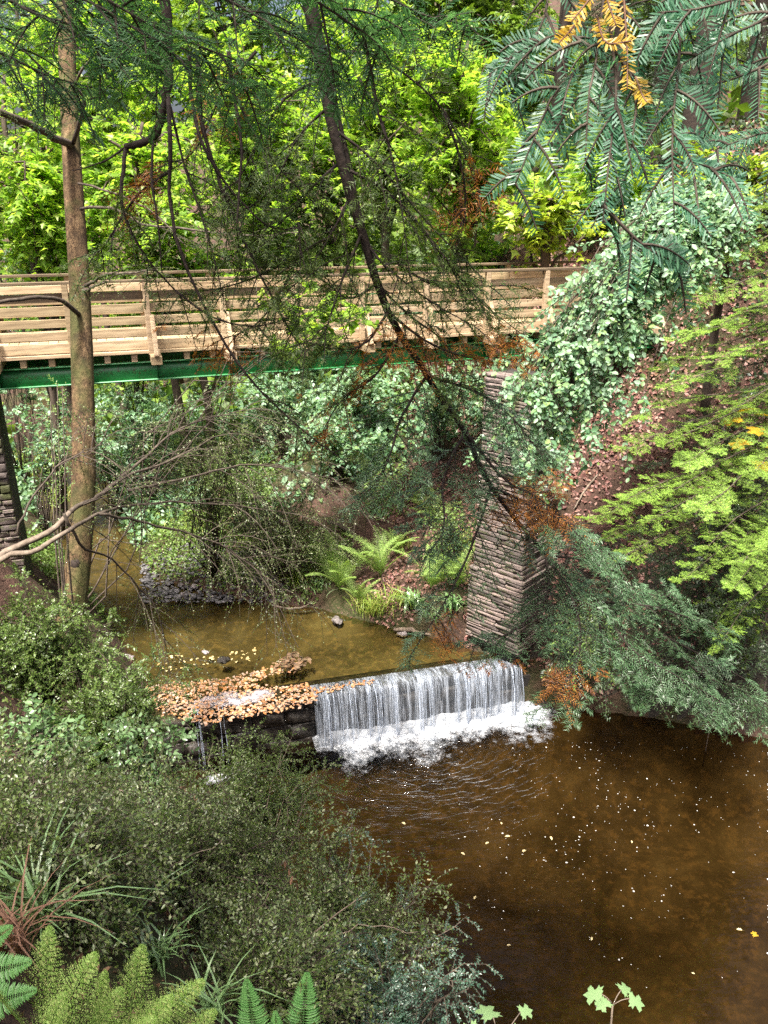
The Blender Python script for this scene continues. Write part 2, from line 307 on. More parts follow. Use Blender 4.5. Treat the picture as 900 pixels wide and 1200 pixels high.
def watermat(name, tint, waves, rip=None):
    """peaty water: amber see-through layer under a mirror that grows at grazing angles"""
    m, nt, out = newmat(name)
    h = None
    for sc, st, sx in waves:
        n = noise(nt, sc, 3, .55, 'Object', sx, .4); mm = nt.nodes.new('ShaderNodeMath'); mm.operation = 'MULTIPLY'; mm.inputs[1].default_value = st; nt.links.new(n, mm.inputs[0])
        if h is None: h = mm.outputs[0]
        else:
            ad = nt.nodes.new('ShaderNodeMath'); nt.links.new(h, ad.inputs[0]); nt.links.new(mm.outputs[0], ad.inputs[1]); h = ad.outputs[0]
    if rip:
        (cx, cy), sx_, amp, rad = rip
        tc = nt.nodes.new('ShaderNodeTexCoord'); mp = nt.nodes.new('ShaderNodeMapping'); mp.vector_type = 'TEXTURE'
        mp.inputs['Location'].default_value = (cx, cy, 0); mp.inputs['Rotation'].default_value = (0, 0, math.atan2(.276, 1)); mp.inputs['Scale'].default_value = (sx_, 1, 1)
        nt.links.new(tc.outputs['Object'], mp.inputs[0])
        wv = nt.nodes.new('ShaderNodeTexWave'); wv.wave_type = 'RINGS'; wv.rings_direction = 'Z'; wv.inputs['Scale'].default_value = 2.6
        wv.inputs['Distortion'].default_value = 9; wv.inputs['Detail'].default_value = 3; wv.inputs['Detail Scale'].default_value = 1.6
        nt.links.new(mp.outputs[0], wv.inputs[0])
        ln = nt.nodes.new('ShaderNodeVectorMath'); ln.operation = 'LENGTH'; nt.links.new(mp.outputs[0], ln.inputs[0])
        mr = nt.nodes.new('ShaderNodeMapRange'); mr.inputs['From Min'].default_value = .3; mr.inputs['From Max'].default_value = rad; mr.inputs['To Min'].default_value = amp; mr.inputs['To Max'].default_value = 0
        nt.links.new(ln.outputs['Value'], mr.inputs['Value'])
        mu = nt.nodes.new('ShaderNodeMath'); mu.operation = 'MULTIPLY'; nt.links.new(wv.outputs['Fac'], mu.inputs[0]); nt.links.new(mr.outputs[0], mu.inputs[1])
        ad = nt.nodes.new('ShaderNodeMath'); nt.links.new(h, ad.inputs[0]); nt.links.new(mu.outputs[0], ad.inputs[1]); h = ad.outputs[0]
    nr = bump(nt, h, 1.0, .05)
    tr = nt.nodes.new('ShaderNodeBsdfTransparent'); tr.inputs[0].default_value = (*tint, 1)
    gl = nt.nodes.new('ShaderNodeBsdfGlossy'); gl.inputs['Roughness'].default_value = .04; nt.links.new(nr, gl.inputs['Normal'])
    fr = nt.nodes.new('ShaderNodeFresnel'); fr.inputs[0].default_value = 1.33; nt.links.new(nr, fr.inputs['Normal'])
    mx = nt.nodes.new('ShaderNodeMixShader'); nt.links.new(fr.outputs[0], mx.inputs[0]); nt.links.new(tr.outputs[0], mx.inputs[1]); nt.links.new(gl.outputs[0], mx.inputs[2])
    nt.links.new(mx.outputs[0], out.inputs[0]); return m
M['poolwater'] = watermat('pool_water', (.52, .43, .29), [(1.3, .25, (1, 1.6, 1)), (6, .10, (1, 2, 1))], ((.9, 11.3), 1.5, .45, 3.0))
M['upperwater'] = watermat('stream_water', (.82, .78, .56), [(2.2, .55, (1, 2.6, 1)), (8, .22, (1, 2.5, 1))])
def foammat(name, a, tr=.25, clear=0):
    m, nt, out = newmat(name); p = principled(nt, a, .35, .5)
    t = nt.nodes.new('ShaderNodeBsdfTranslucent'); t.inputs[0].default_value = (*a, 1); mx = nt.nodes.new('ShaderNodeMixShader'); mx.inputs[0].default_value = tr
    nt.links.new(p.outputs[0], mx.inputs[1]); nt.links.new(t.outputs[0], mx.inputs[2]); sh = mx.outputs[0]
    if clear:
        tp_ = nt.nodes.new('ShaderNodeBsdfTransparent'); m2 = nt.nodes.new('ShaderNodeMixShader'); n = noise(nt, 60, 3, .6, 'Object', (1, 1, .12))
        nt.links.new(ramp(nt, n, [(.42, (0, 0, 0)), (.62, (clear, clear, clear))]), m2.inputs[0]); nt.links.new(sh, m2.inputs[1]); nt.links.new(tp_.outputs[0], m2.inputs[2]); sh = m2.outputs[0]
    nt.links.new(sh, out.inputs[0]); return m
M['bubble'] = foammat('bubble_white', (.6, .6, .58)); M['fall'] = foammat('falling_water', (.52, .58, .68), .35, .9)
def foamsheet(name, a, b, lo, hi):
    m, nt, out = newmat(name); n = noise(nt, 26, 5, .75); n2 = noise(nt, 7, 4, .7); p = principled(nt, ramp(nt, n2, [(.35, b), (.6, a)]), .5, .4, bump(nt, n, .8, .03))
    at = nt.nodes.new('ShaderNodeAttribute'); at.attribute_name = 'foam_cover'
    m1 = nt.nodes.new('ShaderNodeMath'); m1.operation = 'MULTIPLY_ADD'; nt.links.new(n, m1.inputs[0]); m1.inputs[1].default_value = .9; nt.links.new(at.outputs['Fac'], m1.inputs[2])
    mr = nt.nodes.new('ShaderNodeMapRange'); mr.interpolation_type = 'SMOOTHSTEP'; mr.inputs['From Min'].default_value = lo; mr.inputs['From Max'].default_value = hi; nt.links.new(m1.outputs[0], mr.inputs['Value'])
    tr = nt.nodes.new('ShaderNodeBsdfTransparent'); mx = nt.nodes.new('ShaderNodeMixShader'); nt.links.new(mr.outputs[0], mx.inputs[0]); nt.links.new(tr.outputs[0], mx.inputs[1]); nt.links.new(p.outputs[0], mx.inputs[2]); nt.links.new(mx.outputs[0], out.inputs[0]); return m
M['foam'] = foamsheet('white_foam', (.58, .60, .64), (.28, .31, .36), .72, 1.42); M['scum'] = foamsheet('grey_foam', (.42, .40, .45), (.3, .28, .3), .78, 1.3)
def curtain():
    """thin sheet of falling water: clear, with white streaks running down"""
    m, nt, out = newmat('water_curtain'); a = noise(nt, 1, 4, .7, 'Object', (13, 3, .5), .3); b = noise(nt, 1, 5, .75, 'Object', (70, 8, 2.2), .4)
    ad = nt.nodes.new('ShaderNodeMath'); nt.links.new(a, ad.inputs[0]); nt.links.new(b, ad.inputs[1])
    p = principled(nt, (.52, .58, .68), .3, .6); tr = nt.nodes.new('ShaderNodeBsdfTransparent'); tr.inputs[0].default_value = (.8, .8, .8, 1); mx = nt.nodes.new('ShaderNodeMixShader')
    nt.links.new(ramp(nt, ad.outputs[0], [(.0, (.02, .02, .02)), (.47, (.06, .06, .06)), (.58, (.38, .38, .38)), (.75, (.8, .8, .8))]), mx.inputs[0])
    h_ = nt.nodes.new('ShaderNodeMath'); h_.operation = 'MULTIPLY'; h_.inputs[1].default_value = .5; nt.links.new(ad.outputs[0], h_.inputs[0])
    for l in list(mx.inputs[0].links): nt.links.new(h_.outputs[0], l.from_node.inputs[0])
    nt.links.new(tr.outputs[0], mx.inputs[1]); nt.links.new(p.outputs[0], mx.inputs[2]); nt.links.new(mx.outputs[0], out.inputs[0]); return m
M['curtain'] = curtain()
# ------------------------------------------------------------------ terrain
ZU = 0.9                                                          # upper stream level; the pool below the weir is z = 0
WA, WB = A(-3.9, 10.76), A(2.45, 12.51)                            # weir crest line
NEAR = A([22, -9], [14, -4], [8, 0.5], [5, 2.6], [3, 4.1], [1.2, 5.4], [-.3, 7.1], [-1.5, 8.5], [-2.7, 9.8], [-3.6, 10.8], [-4.1, 11.9], [-4.9, 13.2], [-6.1, 15.2], [-8.1, 18.2], [-10.2, 22], [-13, 27], [-18, 33], [-30, 40])
FAR = A([-27, 43], [-15.5, 35], [-10.8, 28.5], [-8.3, 23.2], [-6.6, 18.9], [-5, 16], [-3.2, 15.1], [-1.3, 14.6], [-.2, 14.0], [.8, 13.5], [1.6, 13.0], [2.42, 12.6], [3.5, 12.5], [5, 12.1], [6.5, 11.6], [9, 10.7], [14, 8.5], [22, 3], [30, -4])
def polydist(x, y, P):
    d = np.full(x.shape, 1e9)
    for a, b in zip(P[:-1], P[1:]):
        e = b-a; t = np.clip(((x-a[0])*e[0]+(y-a[1])*e[1])/(e@e), 0, 1)
        d = np.minimum(d, np.hypot(x-a[0]-t*e[0], y-a[1]-t*e[1]))
    return d
POLY = np.vstack([NEAR, FAR])
def inside(x, y):
    r = np.zeros(x.shape, bool)
    for a, b in zip(POLY, np.roll(POLY, -1, 0)):
        if a[1] == b[1]: continue
        c = ((a[1] > y) != (b[1] > y)) & (x < (b[0]-a[0])*(y-a[1])/(b[1]-a[1])+a[0]); r ^= c
    return r
WN = nz(A(-(WB-WA)[1], (WB-WA)[0]))                                # points upstream
def weirside(x, y): return (x-WA[0])*WN[0]+(y-WA[1])*WN[1]
def H(x, y):
    x = np.asarray(x, float); y = np.asarray(y, float)
    dn = polydist(x, y, NEAR); df = polydist(x, y, FAR); ins = inside(x, y); s = weirside(x, y)
    base = ZU*sst(-.9, .3, s)
    sn = 1.5-.75*sst(10.5, 16, y); top = 7.05-3.6*sst(10, 17, y); k = .45
    fn = -k*np.log(np.exp(-sn*dn/k)+np.exp(-top/k))+k*np.log(1+np.exp(-top/k))+.05*np.maximum(dn-6, 0)
    sf = np.interp(x, [-9, -4.5, -1, 1.5, 4, 7], [.10, .22, .55, .72, .95, 1.05])
    cap = np.interp(x, [-9, -4.5, 0, 4, 8], [1.6, 2.6, 4.8, 6.8, 8.0]); k2 = .9
    ff = -k2*np.log(np.exp(-sf*df/k2)+np.exp(-cap/k2))+k2*np.log(1+np.exp(-cap/k2))+np.interp(x, [-12, 0, 6], [.10, .2, .3])*np.maximum(df-14, 0)
    ff = ff+.75*np.exp(-((x-2.0)**2+(y-13.9)**2)/1.1)*sst(0, .5, df)
    lip = .16*sst(0, .25, np.minimum(dn, df))
    near = dn < df
    ff = ff+.75*sst(.02, .45, df)*sst(2.5, 3.2, x)*sst(11, 9, np.abs(x-3))+2.6*np.exp(-((x-6.6)**2+(y-16.6)**2)/3.5)
    bumpy = (fbm(x*1.1, y*1.1, 3)-.47)*.55*sst(0, 1.6, np.minimum(dn, df))+(fbm(x*.25, y*.25, 9)-.47)*1.6*sst(1, 9, np.minimum(dn, df))*np.where(near, .35, 1)+(fbm(x*5, y*5, 5)-.47)*.10
    out = base+lip+np.where(near, fn, ff)+bumpy
    d = np.minimum(dn, df)
    up_ = s > .38; lv = np.where(up_, ZU, 0)
    dep = np.where(up_, .04+np.minimum(.22, .22*d), .05+np.minimum(.75, .4*d))
    bed = lv-dep+(fbm(x*1.4, y*1.4, 21)-.47)*np.where(up_, .12, .22)*sst(0, .8, d)
    return np.where(ins, bed, out)
def Hn(x, y, e=.08):
    gx = (H(x+e, y)-H(x-e, y))/(2*e); gy = (H(x, y+e)-H(x, y-e))/(2*e)
    return nz(np.stack([-gx, -gy, np.ones_like(gx)], -1))
def axis(lo, hi, flo, fhi, n, m):
    a = np.linspace(flo, fhi, n); q = np.linspace(0, 1, m+1)[1:]**2.2
    return np.concatenate([(flo-(flo-lo)*q)[::-1], a, fhi+(hi-fhi)*q])
gx, gy = axis(-220, 220, -11, 11, 190, 20), axis(-160, 300, -1, 25, 220, 22)
X, Y = np.meshgrid(gx, gy); Z = H(X, Y)
def gridmesh(X, Y, Z):
    m = MB(); ny, nx = X.shape; i = (np.arange(ny-1)[:, None]*nx+np.arange(nx-1)[None]).ravel()
    m.add(np.stack([X, Y, Z], -1), np.vstack([np.stack([i, i+1, i+nx+1], 1), np.stack([i, i+nx+1, i+nx], 1)])); return m
INS = inside(X, Y)
g = gridmesh(X, Y, Z)
cellin = (INS[:-1, :-1] & INS[1:, 1:] & INS[:-1, 1:] & INS[1:, :-1]).ravel()
DF = polydist(X, Y, FAR); bankshade = (~INS & (DF < .75+.5*fbm(X*2, Y*2, 51)) & (X > 2.4) & (X < 14))[:-1, :-1].ravel(); cm = np.where(bankshade, 2, np.where(cellin, 1, 0)); g.m = [np.concatenate([cm, cm])]  # soil cells along the right water edge get the painted shade
tag(g.obj('ground', [M['soil'], M['bed'], M['bankshade']], shade=True), 'brown woodland soil of the steep stream banks and brown stream bed', kind='structure')
def sheet(name, pts, z, mat, label):
    """flat water sheet filling an outline"""
    from mathutils.geometry import tessellate_polygon
    m = MB(); p = [Vector((*q, 0)) for q in pts]; t = tessellate_polygon([p]); m.add([(q.x, q.y, z) for q in p], t)
    o = m.obj(name, mat); me = o.data
    if me.polygons[0].normal.z < 0: me.flip_normals()
    tag(o, label, kind='structure')
def off(P, d):   # push a shore line outwards so that the water runs under the bank
    t = nz(np.gradient(P, axis=0)); return P+np.stack([t[:, 1], -t[:, 0]], 1)*d
iw = 9
nearL = off(NEAR[:iw+1], -.35); nearU = off(NEAR[iw:], -.35); farU = off(FAR[:12], -.35); farL = off(FAR[11:], -.35)
sheet('pool_water', np.vstack([nearL[:-1], [WA-WN*.0-A(.5, .14)], [WB-WN*.0+A(.3, .08)], farL[1:]]), 0.0, M['poolwater'], 'brown peaty pool below the little weir')
sheet('stream_water', np.vstack([[WA+WN*.02-A(.5, .14)], nearU[1:], farU[:-1], [WB+WN*.02+A(.3, .08)]]), ZU, M['upperwater'], 'shallow amber stream above the weir, flowing under the bridge')
# ------------------------------------------------------------------ weir
def block(l, d, h, r=.12, seed=0, mats=None, name='stone'):
    """rough stone: subdivided box with rounded worn corners"""
    g_ = np.random.default_rng(seed); m = MB()
    v = []; q = A(-.5, .5)
    xs = A(-.5, -.36, .36, .5)
    pts = {}; F_ = []
    def idx(p):
        k = tuple(np.round(p, 4)); 
        if k not in pts: pts[k] = len(pts)
        return pts[k]
    for ax in range(3):
        for sg in (-.5, .5):
            o1, o2 = (ax+1) % 3, (ax+2) % 3
            for a in range(3):
                for b in range(3):
                    c = []
                    for da, db in ((0, 0), (1, 0), (1, 1), (0, 1)):
                        p = [0, 0, 0]; p[ax] = sg; p[o1] = xs[a+da]; p[o2] = xs[b+db]; c.append(idx(p))
                    if sg < 0: c = c[::-1]
                    F_ += [(c[0], c[1], c[2]), (c[0], c[2], c[3])]
    P = np.array(list(pts.keys())); e = (np.abs(P) > .45).sum(1)
    P = P*np.where(e[:, None] == 3, 1-r*.55, np.where(e[:, None] == 2, 1-r*.2, 1)); P = P*(1+g_.normal(0, r*.35, P.shape))
    m.add(P*A(l, d, h), F_); return m.mesh(name, mats, False)
wl = np.linalg.norm(WB-WA); wu = (WB-WA)/wl; wang = math.atan2(wu[1], wu[0])
weir = thing('weir', 'low dark stone weir across the stream with water spilling over its right half', 'weir', (*WA, 0))
def wloc(s, back, z): return (wu[0]*s+WN[0]*back, wu[1]*s+WN[1]*back, z)
wst = [block(1, 1, 1, .2, k, M['wetstone'], 'stone') for k in range(6)]
m = MB(); bx = A([0, 0, 0], [1, 0, 0], [1, 1, 0], [0, 1, 0], [0, 0, 1], [1, 0, 1], [1, 1, 1], [0, 1, 1])
BF = [(0, 2, 1), (0, 3, 2), (4, 5, 6), (4, 6, 7), (0, 1, 5), (0, 5, 4), (1, 2, 6), (1, 6, 5), (2, 3, 7), (2, 7, 6), (3, 0, 4), (3, 4, 7)]
m.add((bx*A(wl+.7, .5, 1.35)+A(-.4, .12, -.55)), BF); o = m.obj('core', M['wetstone'], weir); o.rotation_euler = (0, 0, wang)
s = -.3; row = 0
for row, (z0, hh) in enumerate([(-.25, .3), (.05, .3), (.35, .28), (.63, .25)]):
    s = -.3-rng.uniform(0, .3)
    while s < wl+.15:
        L_ = rng.uniform(.35, .75)
        child('stone', wst[rng.integers(6)], weir, wloc(s+L_/2, .27+rng.uniform(-.04, .04), z0+hh/2-.01), (rng.normal(0, .03), rng.normal(0, .03), wang+rng.normal(0, .04)), (L_*1.0, .42, hh*1.02))
        s += L_
# falling water: separate strands, each bending over the crest
m = MB()
def strand(s0, n_, wid, fall=ZU, k=9, reach=.28, back=.16):
    t = np.linspace(0, 1, k)
    s_ = s0+np.cumsum(rng.normal(0, .006, k)); z = np.where(t < .15, fall+.018, fall+.018-(fall+.02)*((t-.15)/.85)**1.7); bk = np.where(t < .15, .22-.22*t/.15, -reach*((t-.15)/.85)**.7)
    P = np.stack([wu[0]*s_+WN[0]*bk+WA[0], wu[1]*s_+WN[1]*bk+WA[1], np.maximum(z, -.02)], 1)
    tubes(m, P, wid*np.exp(rng.normal(0, .28, k))*np.interp(t, [0, .2, 1], [.6, 1, .9]), 5)
S0, S1 = 2.82, wl-.03
for k in range(300):
    u = rng.uniform(0, 1); s_ = S0+(S1-S0)*u
    if vnoise(A(s_*9.0), A(.3), 4)[0] < .42-.15*u: continue
    strand(s_, 0, rng.choice([.002, .0035, .006, .011], p=[.35, .35, .2, .1])*(0.8+.35*u), reach=rng.uniform(.10, .34))
for s_, wd in ((.93, .012), (.97, .008), (1.28, .007), (.9, .006), (1.33, .005)): strand(s_, 0, wd, reach=.3)
tag(m.obj('waterfall', M['fall'], shade=True), 'white strands of water falling over the right half of the weir', 'waterfall', kind='stuff')
sS, tS = np.meshgrid(np.linspace(S0, S1, 260), np.linspace(0, 1, 14)); jag = .012*(fbm(sS*9, tS*.6, 6)-.5)
zS = np.where(tS < .15, ZU+.014+.02*(fbm(sS*4, sS*0, 3)-.5), ZU+.014-(ZU+.02)*((np.maximum(tS, .15)-.15)/.85)**1.7); bS = np.where(tS < .15, .3-.3*tS/.15, -(.17+.16*fbm(sS*3, sS*0, 8))*((np.maximum(tS, .15)-.15)/.85)**.7)+jag*4*tS
o = gridmesh(sS, bS, zS).obj('waterfall_curtain', M['curtain'], None, True); o.location = (*WA, 0); o.rotation_euler = (0, 0, wang); tag(o, 'thin clear sheet of water with white streaks falling over the weir', kind='stuff')
# churned foam at the foot
def foam(name, label, cx, cy, hx, hy, ang, n, thr, hgt, sd, mat, z=0.0, streak=1.0):
    """lumpy foam sheet; a per-point density lets its edge break up into the water"""
    xs, ys = np.linspace(-1, 1, n), np.linspace(-1, 1, int(n*hy/hx)+4); U, V = np.meshgrid(xs, ys)
    ca, sa = math.cos(ang), math.sin(ang); Xf = cx+U*hx*ca-V*hy*sa; Yf = cy+U*hx*sa+V*hy*ca
    f = .62*fbm(Xf*2.6, Yf*2.6*streak, sd)+.5*fbm(Xf*10, Yf*10*streak, sd+9); keep = f+thr(U, V)
    Zf = z+.006+np.clip(keep-.45, 0, .7)*hgt*(.5+.9*fbm(Xf*16, Yf*16, sd+3))
    mm = gridmesh(Xf, Yf, Zf); K = (keep[:-1, :-1] > .30).ravel(); K2 = np.concatenate([K, K]); mm.f = [mm.f[0][K2]]; mm.m = [mm.m[0][K2]]
    used = np.unique(mm.f[0]); re = np.full(mm.n, -1); re[used] = np.arange(len(used)); mm.v = [mm.v[0][used]]; mm.f = [re[mm.f[0]]]
    o = mm.obj(name, mat, shade=True); a = o.data.attributes.new('foam_cover', 'FLOAT', 'POINT'); a.data.foreach_set('value', keep.ravel()[used].astype(np.float32)); return tag(o, label, kind='stuff')
fc = WA+wu*((S0+S1)/2+.3)-WN*.72
foam('foam', 'white churning foam at the foot of the falling water', fc[0], fc[1], 2.2, .9, wang, 330,
     lambda U, V: .62*sst(-.35, .75, V-.1*np.abs(U))+.14*sst(.1, .9, U)*sst(-.8, .4, V)-.5*sst(.8, 1, np.abs(U))-.25-.3*sst(.1, 1, -V), .14, 2, M['foam'], 0, 1.0)
fc = WA+wu*1.15-WN*.55
foam('foam', 'small patch of foam under the trickle at the left of the weir', fc[0], fc[1], .4, .16, wang, 60, lambda U, V: .25-.6*np.hypot(U, V)**2, .12, 8, M['foam'])
# ------------------------------------------------------------------ bridge
DK = 6.46                                                          # deck level
BA = A(-5.45, 11.95); bu = nz(A(7.65, 2.6)); bn = A(bu[1], -bu[0])  # bn points to the viewer
bang = math.atan2(bu[1], bu[0]); BW = 1.35
s0 = -6.0; LEN = 21.0
BR0 = BA-bn*BW/2
bridge = thing('footbridge', 'new timber footbridge on a green steel beam spanning the wooded stream', 'footbridge', (BR0[0], BR0[1], DK), None, bang)
def box_mesh(name, l, d, h, mat, ch=.006):
    m = MB(); X_ = A(-l/2, -l/2+ch, l/2-ch, l/2); 
    me = bpy.data.meshes.new(name)
    import bmesh
    b = bmesh.new(); bmesh.ops.create_cube(b, size=1); bmesh.ops.scale(b, vec=(l, d, h), verts=b.verts)
    bmesh.ops.bevel(b, geom=list(b.edges), offset=ch, segments=1, affect='EDGES'); b.to_mesh(me); b.free(); me.materials.append(mat); return me
PITCHP = 1.13; P0 = .83                                           # post spacing and first post
posts = [P0+PITCHP*k for k in range(-5, 10)]
boardm = {}
BT = .032
levels = [(.085, .15), (.275, .122), (.455, .122), (.635, .122), (.815, .122)]
me_post = box_mesh('post', .085, .085, 1.08, M['timber']); me_brace = box_mesh('brace', .07, .06, .66, M['timber']); me_out = box_mesh('outrigger', .16, 2.12, .13, M['timber'])
me_board = [box_mesh('board', PITCHP*2-.008, BT, h, M['timber'], .004) for _, h in levels]
me_cap = box_mesh('handrail', PITCHP*2-.006, .13, .038, M['timberdark'], .004); me_plank = box_mesh('deck_plank', .143, BW+.1, .04, M['timber'], .004)
me_joist = box_mesh('joist', .09, .16, .12, M['timber']); me_kerb = box_mesh('edge_board', PITCHP*2-.006, .05, .05, M['timber'], .004)
me_topd = box_mesh('board', PITCHP*2-.008, BT, .122, M['timberdark'], .004)
for side in (1, -1):                                               # local y: -BW/2 is the viewer's side
    yy = -side*BW/2
    for k, s in enumerate(posts):
        child('post', me_post, bridge, (s, yy-side*.068, .47))
        if side == 1 or k % 2 == 0:
            b = child('brace', me_brace, bridge, (s+.055, yy-side*.235, .235), (-side*R(29), 0, 0))
    for k in range(0, len(posts)-1, 2):
        s = posts[k]+PITCHP
        for li, (z, h) in enumerate(levels):
            child('board', (me_topd if li == 4 and side == 1 and k < 7 else me_board[li]), bridge, (s, yy-side*.006, z+rng.normal(0, .004)), (0, rng.normal(0, .002), 0))
        child('handrail', me_cap, bridge, (s, yy-side*.045, 1.01+.019))
        child('edge_board', me_kerb, bridge, (s, yy-side*.062, -.022))
for k, s in enumerate(posts): child('outrigger', me_out, bridge, (s+.05, 0, -.115))
n = int((posts[-1]-posts[0])/.148)
for k in range(n): child('deck_plank', me_plank, bridge, (posts[0]+k*.148, rng.normal(0, .008), -.02-.003), (0, 0, rng.normal(0, .003)))
for k in range(int((posts[-1]-posts[0])/.395)):
    s = posts[0]+.2+k*.395
    if min(abs(s-.05-p) for p in posts) < .14: continue
    for yy in (-.64, .64): child('joist', me_joist, bridge, (s, yy, -.115))
def beam(yc):
    m = MB(); l0, l1 = posts[0]-.2, posts[-1]+.2
    for (y0, y1, z0, z1) in ((-.07, .07, -.20, -.18), (-.012, .012, -.455, -.20), (-.07, .07, -.475, -.455)):
        m.add(bx*A(l1-l0, y1-y0, z1-z0)+A(l0, yc+y0, z0), BF)
    return m.obj('steel_beam', M['green'], bridge)
for yc in (-.64, .64):
    b_ = beam(yc)
    for s in posts[1::1]:
        m = MB(); m.add(bx*A(.012, .055, .251)+A(s+.05, yc-.068, -.453), BF); m.obj('stiffener', M['green'], b_)
# ------------------------------------------------------------------ stone piers
sts = [block(1, 1, 1, .14, 40+k, M['slate'], 'stone') for k in range(8)]
def pier(loc, label, dims, zt, z0, batter, hc, seed, plinth=None, cap=280, rot=None):
    """slate pier: courses of flat stones on the faces the stream side shows, round a rubble core"""
    g_ = np.random.default_rng(seed)
    root = thing('bridge_pier', label, 'bridge pier', (*loc, z0), None, bang if rot is None else rot)
    a, b = dims; n = 0; Ht = zt-z0
    m = MB(); t = A(1, 1)
    def corners(h, k=.07):
        e = batter*(Ht-h); return A([-a/2-e+k, -b/2-e+k, h], [a/2+e-k, -b/2-e+k, h], [a/2+e-k, b/2+e-k, h], [-a/2-e+k, b/2+e-k, h])
    m.add(np.vstack([corners(-.5), corners(Ht)]), BF); m.obj('core', M['core'], root)
    z = 0; rest = []
    while z < Ht-.02:
        h = hc*g_.uniform(.6, 1.45); e = batter*(Ht-z)
        if plinth and z < plinth[0]: e += plinth[1]
        for face in ('front', 'left', 'right'):
            ln = (a if face == 'front' else b)+2*e; s = -ln/2
            while s < ln/2-.04:
                l = min(g_.uniform(.22, .62), ln/2-s); 
                if ln/2-s-l < .12: l = ln/2-s
                d = .2; o_ = g_.uniform(-.012, .014)
                if face == 'front': p = (s+l/2, -b/2-e+d/2-o_, z+h/2)
                elif face == 'left': p = (-a/2-e+d/2-o_, s+l/2, z+h/2)
                else: p = (a/2+e-d/2+o_, s+l/2, z+h/2)
                sc = (l-.012, d, h-.012) if face == 'front' else (d, l-.012, h-.012)
                rest.append((face == 'right', p, sc)); s += l
        z += h
    rest = [q for q in rest if not q[0]]
    for _, p, sc in rest[:cap]: child('stone', sts[g_.integers(8)], root, p, (g_.normal(0, .005), g_.normal(0, .005), g_.normal(0, .006)), sc)
    rest = rest[cap:]
    if rest:
        m = MB(); me = sts[0]; v = np.empty(len(me.vertices)*3); me.vertices.foreach_get('co', v); v = v.reshape(-1, 3)
        f = np.array([tuple(p_.vertices) for p_ in me.polygons])
        for _, p, sc in rest: m.add(v*A(*sc)+A(*p), f)
        tag(m.obj('upper_stones', M['slate'], root), kind='stuff')
    return root
pc = W(612, 700, 13.7)                                             # corner nearest the viewer
def bp(c, da, db): return c[:2]+bu*da-bn*db
prot = R(48); pu = A(math.cos(prot), math.sin(prot)); pn = A(pu[1], -pu[0]); ploc = pc[:2]+pu*(.40+.12)-pn*(.46+.12)
pier(ploc, 'tall right hand bridge pier of thin pinkish slate courses with a stepped foot', (.8, .92), DK-.48, 1.2, .013, .07, 3, (1.35, .05), rot=prot)
pl = W(2, 450, 11.9); ploc2 = bp(pl, -.62, .75)
pier(ploc2, 'dark slate bridge pier at the left edge of the photo beside the spruce trunk', (.95, 1.5), DK-.48, 1.2, .012, .10, 5, None, 230)
def PZ(px, py, z):
    u = (px-450)/F; v = -(py-600)/F; zc = (z-CAMZ)/(-SP+v*CP); return W(px, py, zc)
def hit(px, py, lo=1.5, hi=40):
    zc = np.linspace(lo, hi, 1200); u = (px-450)/F; v = -(py-600)/F; x = u*zc; y = zc*(CP+v*SP); z = CAMZ+zc*(-SP+v*CP); k = np.argmax(z < H(x, y)); return A(x[k], y[k], float(H(x[k:k+1], y[k:k+1])[0]))
# ------------------------------------------------------------------ left spruce trunk
def gz(x, y): return float(H(A(x), A(y))[0])
tp = smooth(np.vstack([W(70, -160, 10.4), W(80, 100, 10.2), W(86, 220, 10.1), W(93, 330, 10.05), W(97, 450, 10), W(98, 560, 9.95), W(93, 640, 9.85), W(84, 720, 9.7), W(72, 800, 9.6), W(64, 880, 9.6)]), 60)
g0 = gz(*tp[-1][:2])
spruce = thing('spruce_tree', 'slender orange brown spruce trunk rising past the left end of the bridge', 'tree', (tp[-1][0], tp[-1][1], g0))
ORG = A(tp[-1][0], tp[-1][1], g0)
rad = np.interp(np.linspace(0, 1, 60), [0, .25, .6, .85, 1], [.095, .118, .145, .165, .21])
m = MB(); sides = 20; rr = rad*(1+.05*(fbm(np.arange(60)*.5, np.zeros(60), 4)-.5))
tubes(m, np.vstack([tp, [tp[-1]-A(0, 0, 1.0)]]), np.append(rr, .27), sides); m.obj('trunk', M['spruce'], spruce, True, ORG)
def limb(parent, pts, r0, r1, n=14, mat='twig', name='branch', org=ORG):
    m = MB(); P = smooth(pts, n); P[1:-1] += rng.normal(0, .008, P[1:-1].shape); tubes(m, P, np.linspace(r0, r1, n), 6); return m.obj(name, M[mat], parent, True, org), P
bl = [(WP((85, 172, 10.1), (60, 160, 9.6), (30, 143, 9.1), (-10, 128, 8.6), (-60, 118, 8.2)), .05, .03),
      (WP((86, 168, 10.0), (95, 140, 9.7), (98, 118, 9.5), (90, 95, 9.3), (110, 60, 9)), .03, .012),
      (WP((94, 370, 9.95), (70, 352, 9.5), (40, 349, 9.2), (0, 354, 8.9), (-40, 360, 8.7)), .03, .018),
      (WP((100, 335, 9.95), (122, 322, 9.6), (150, 320, 9.3), (185, 316, 9)), .022, .008),
      (WP((95, 245, 10), (125, 242, 9.6), (170, 262, 9.3), (230, 270, 9), (300, 276, 8.8), (360, 272, 8.6)), .022, .006),
      (WP((92, 215, 10), (130, 225, 9.6), (180, 250, 9.2), (215, 285, 9)), .016, .005),
      (WP((98, 340, 9.95), (112, 336, 9.7), (125, 330, 9.6)), .02, .014)]
for pts, a, b in bl: limb(spruce, pts, a, b)
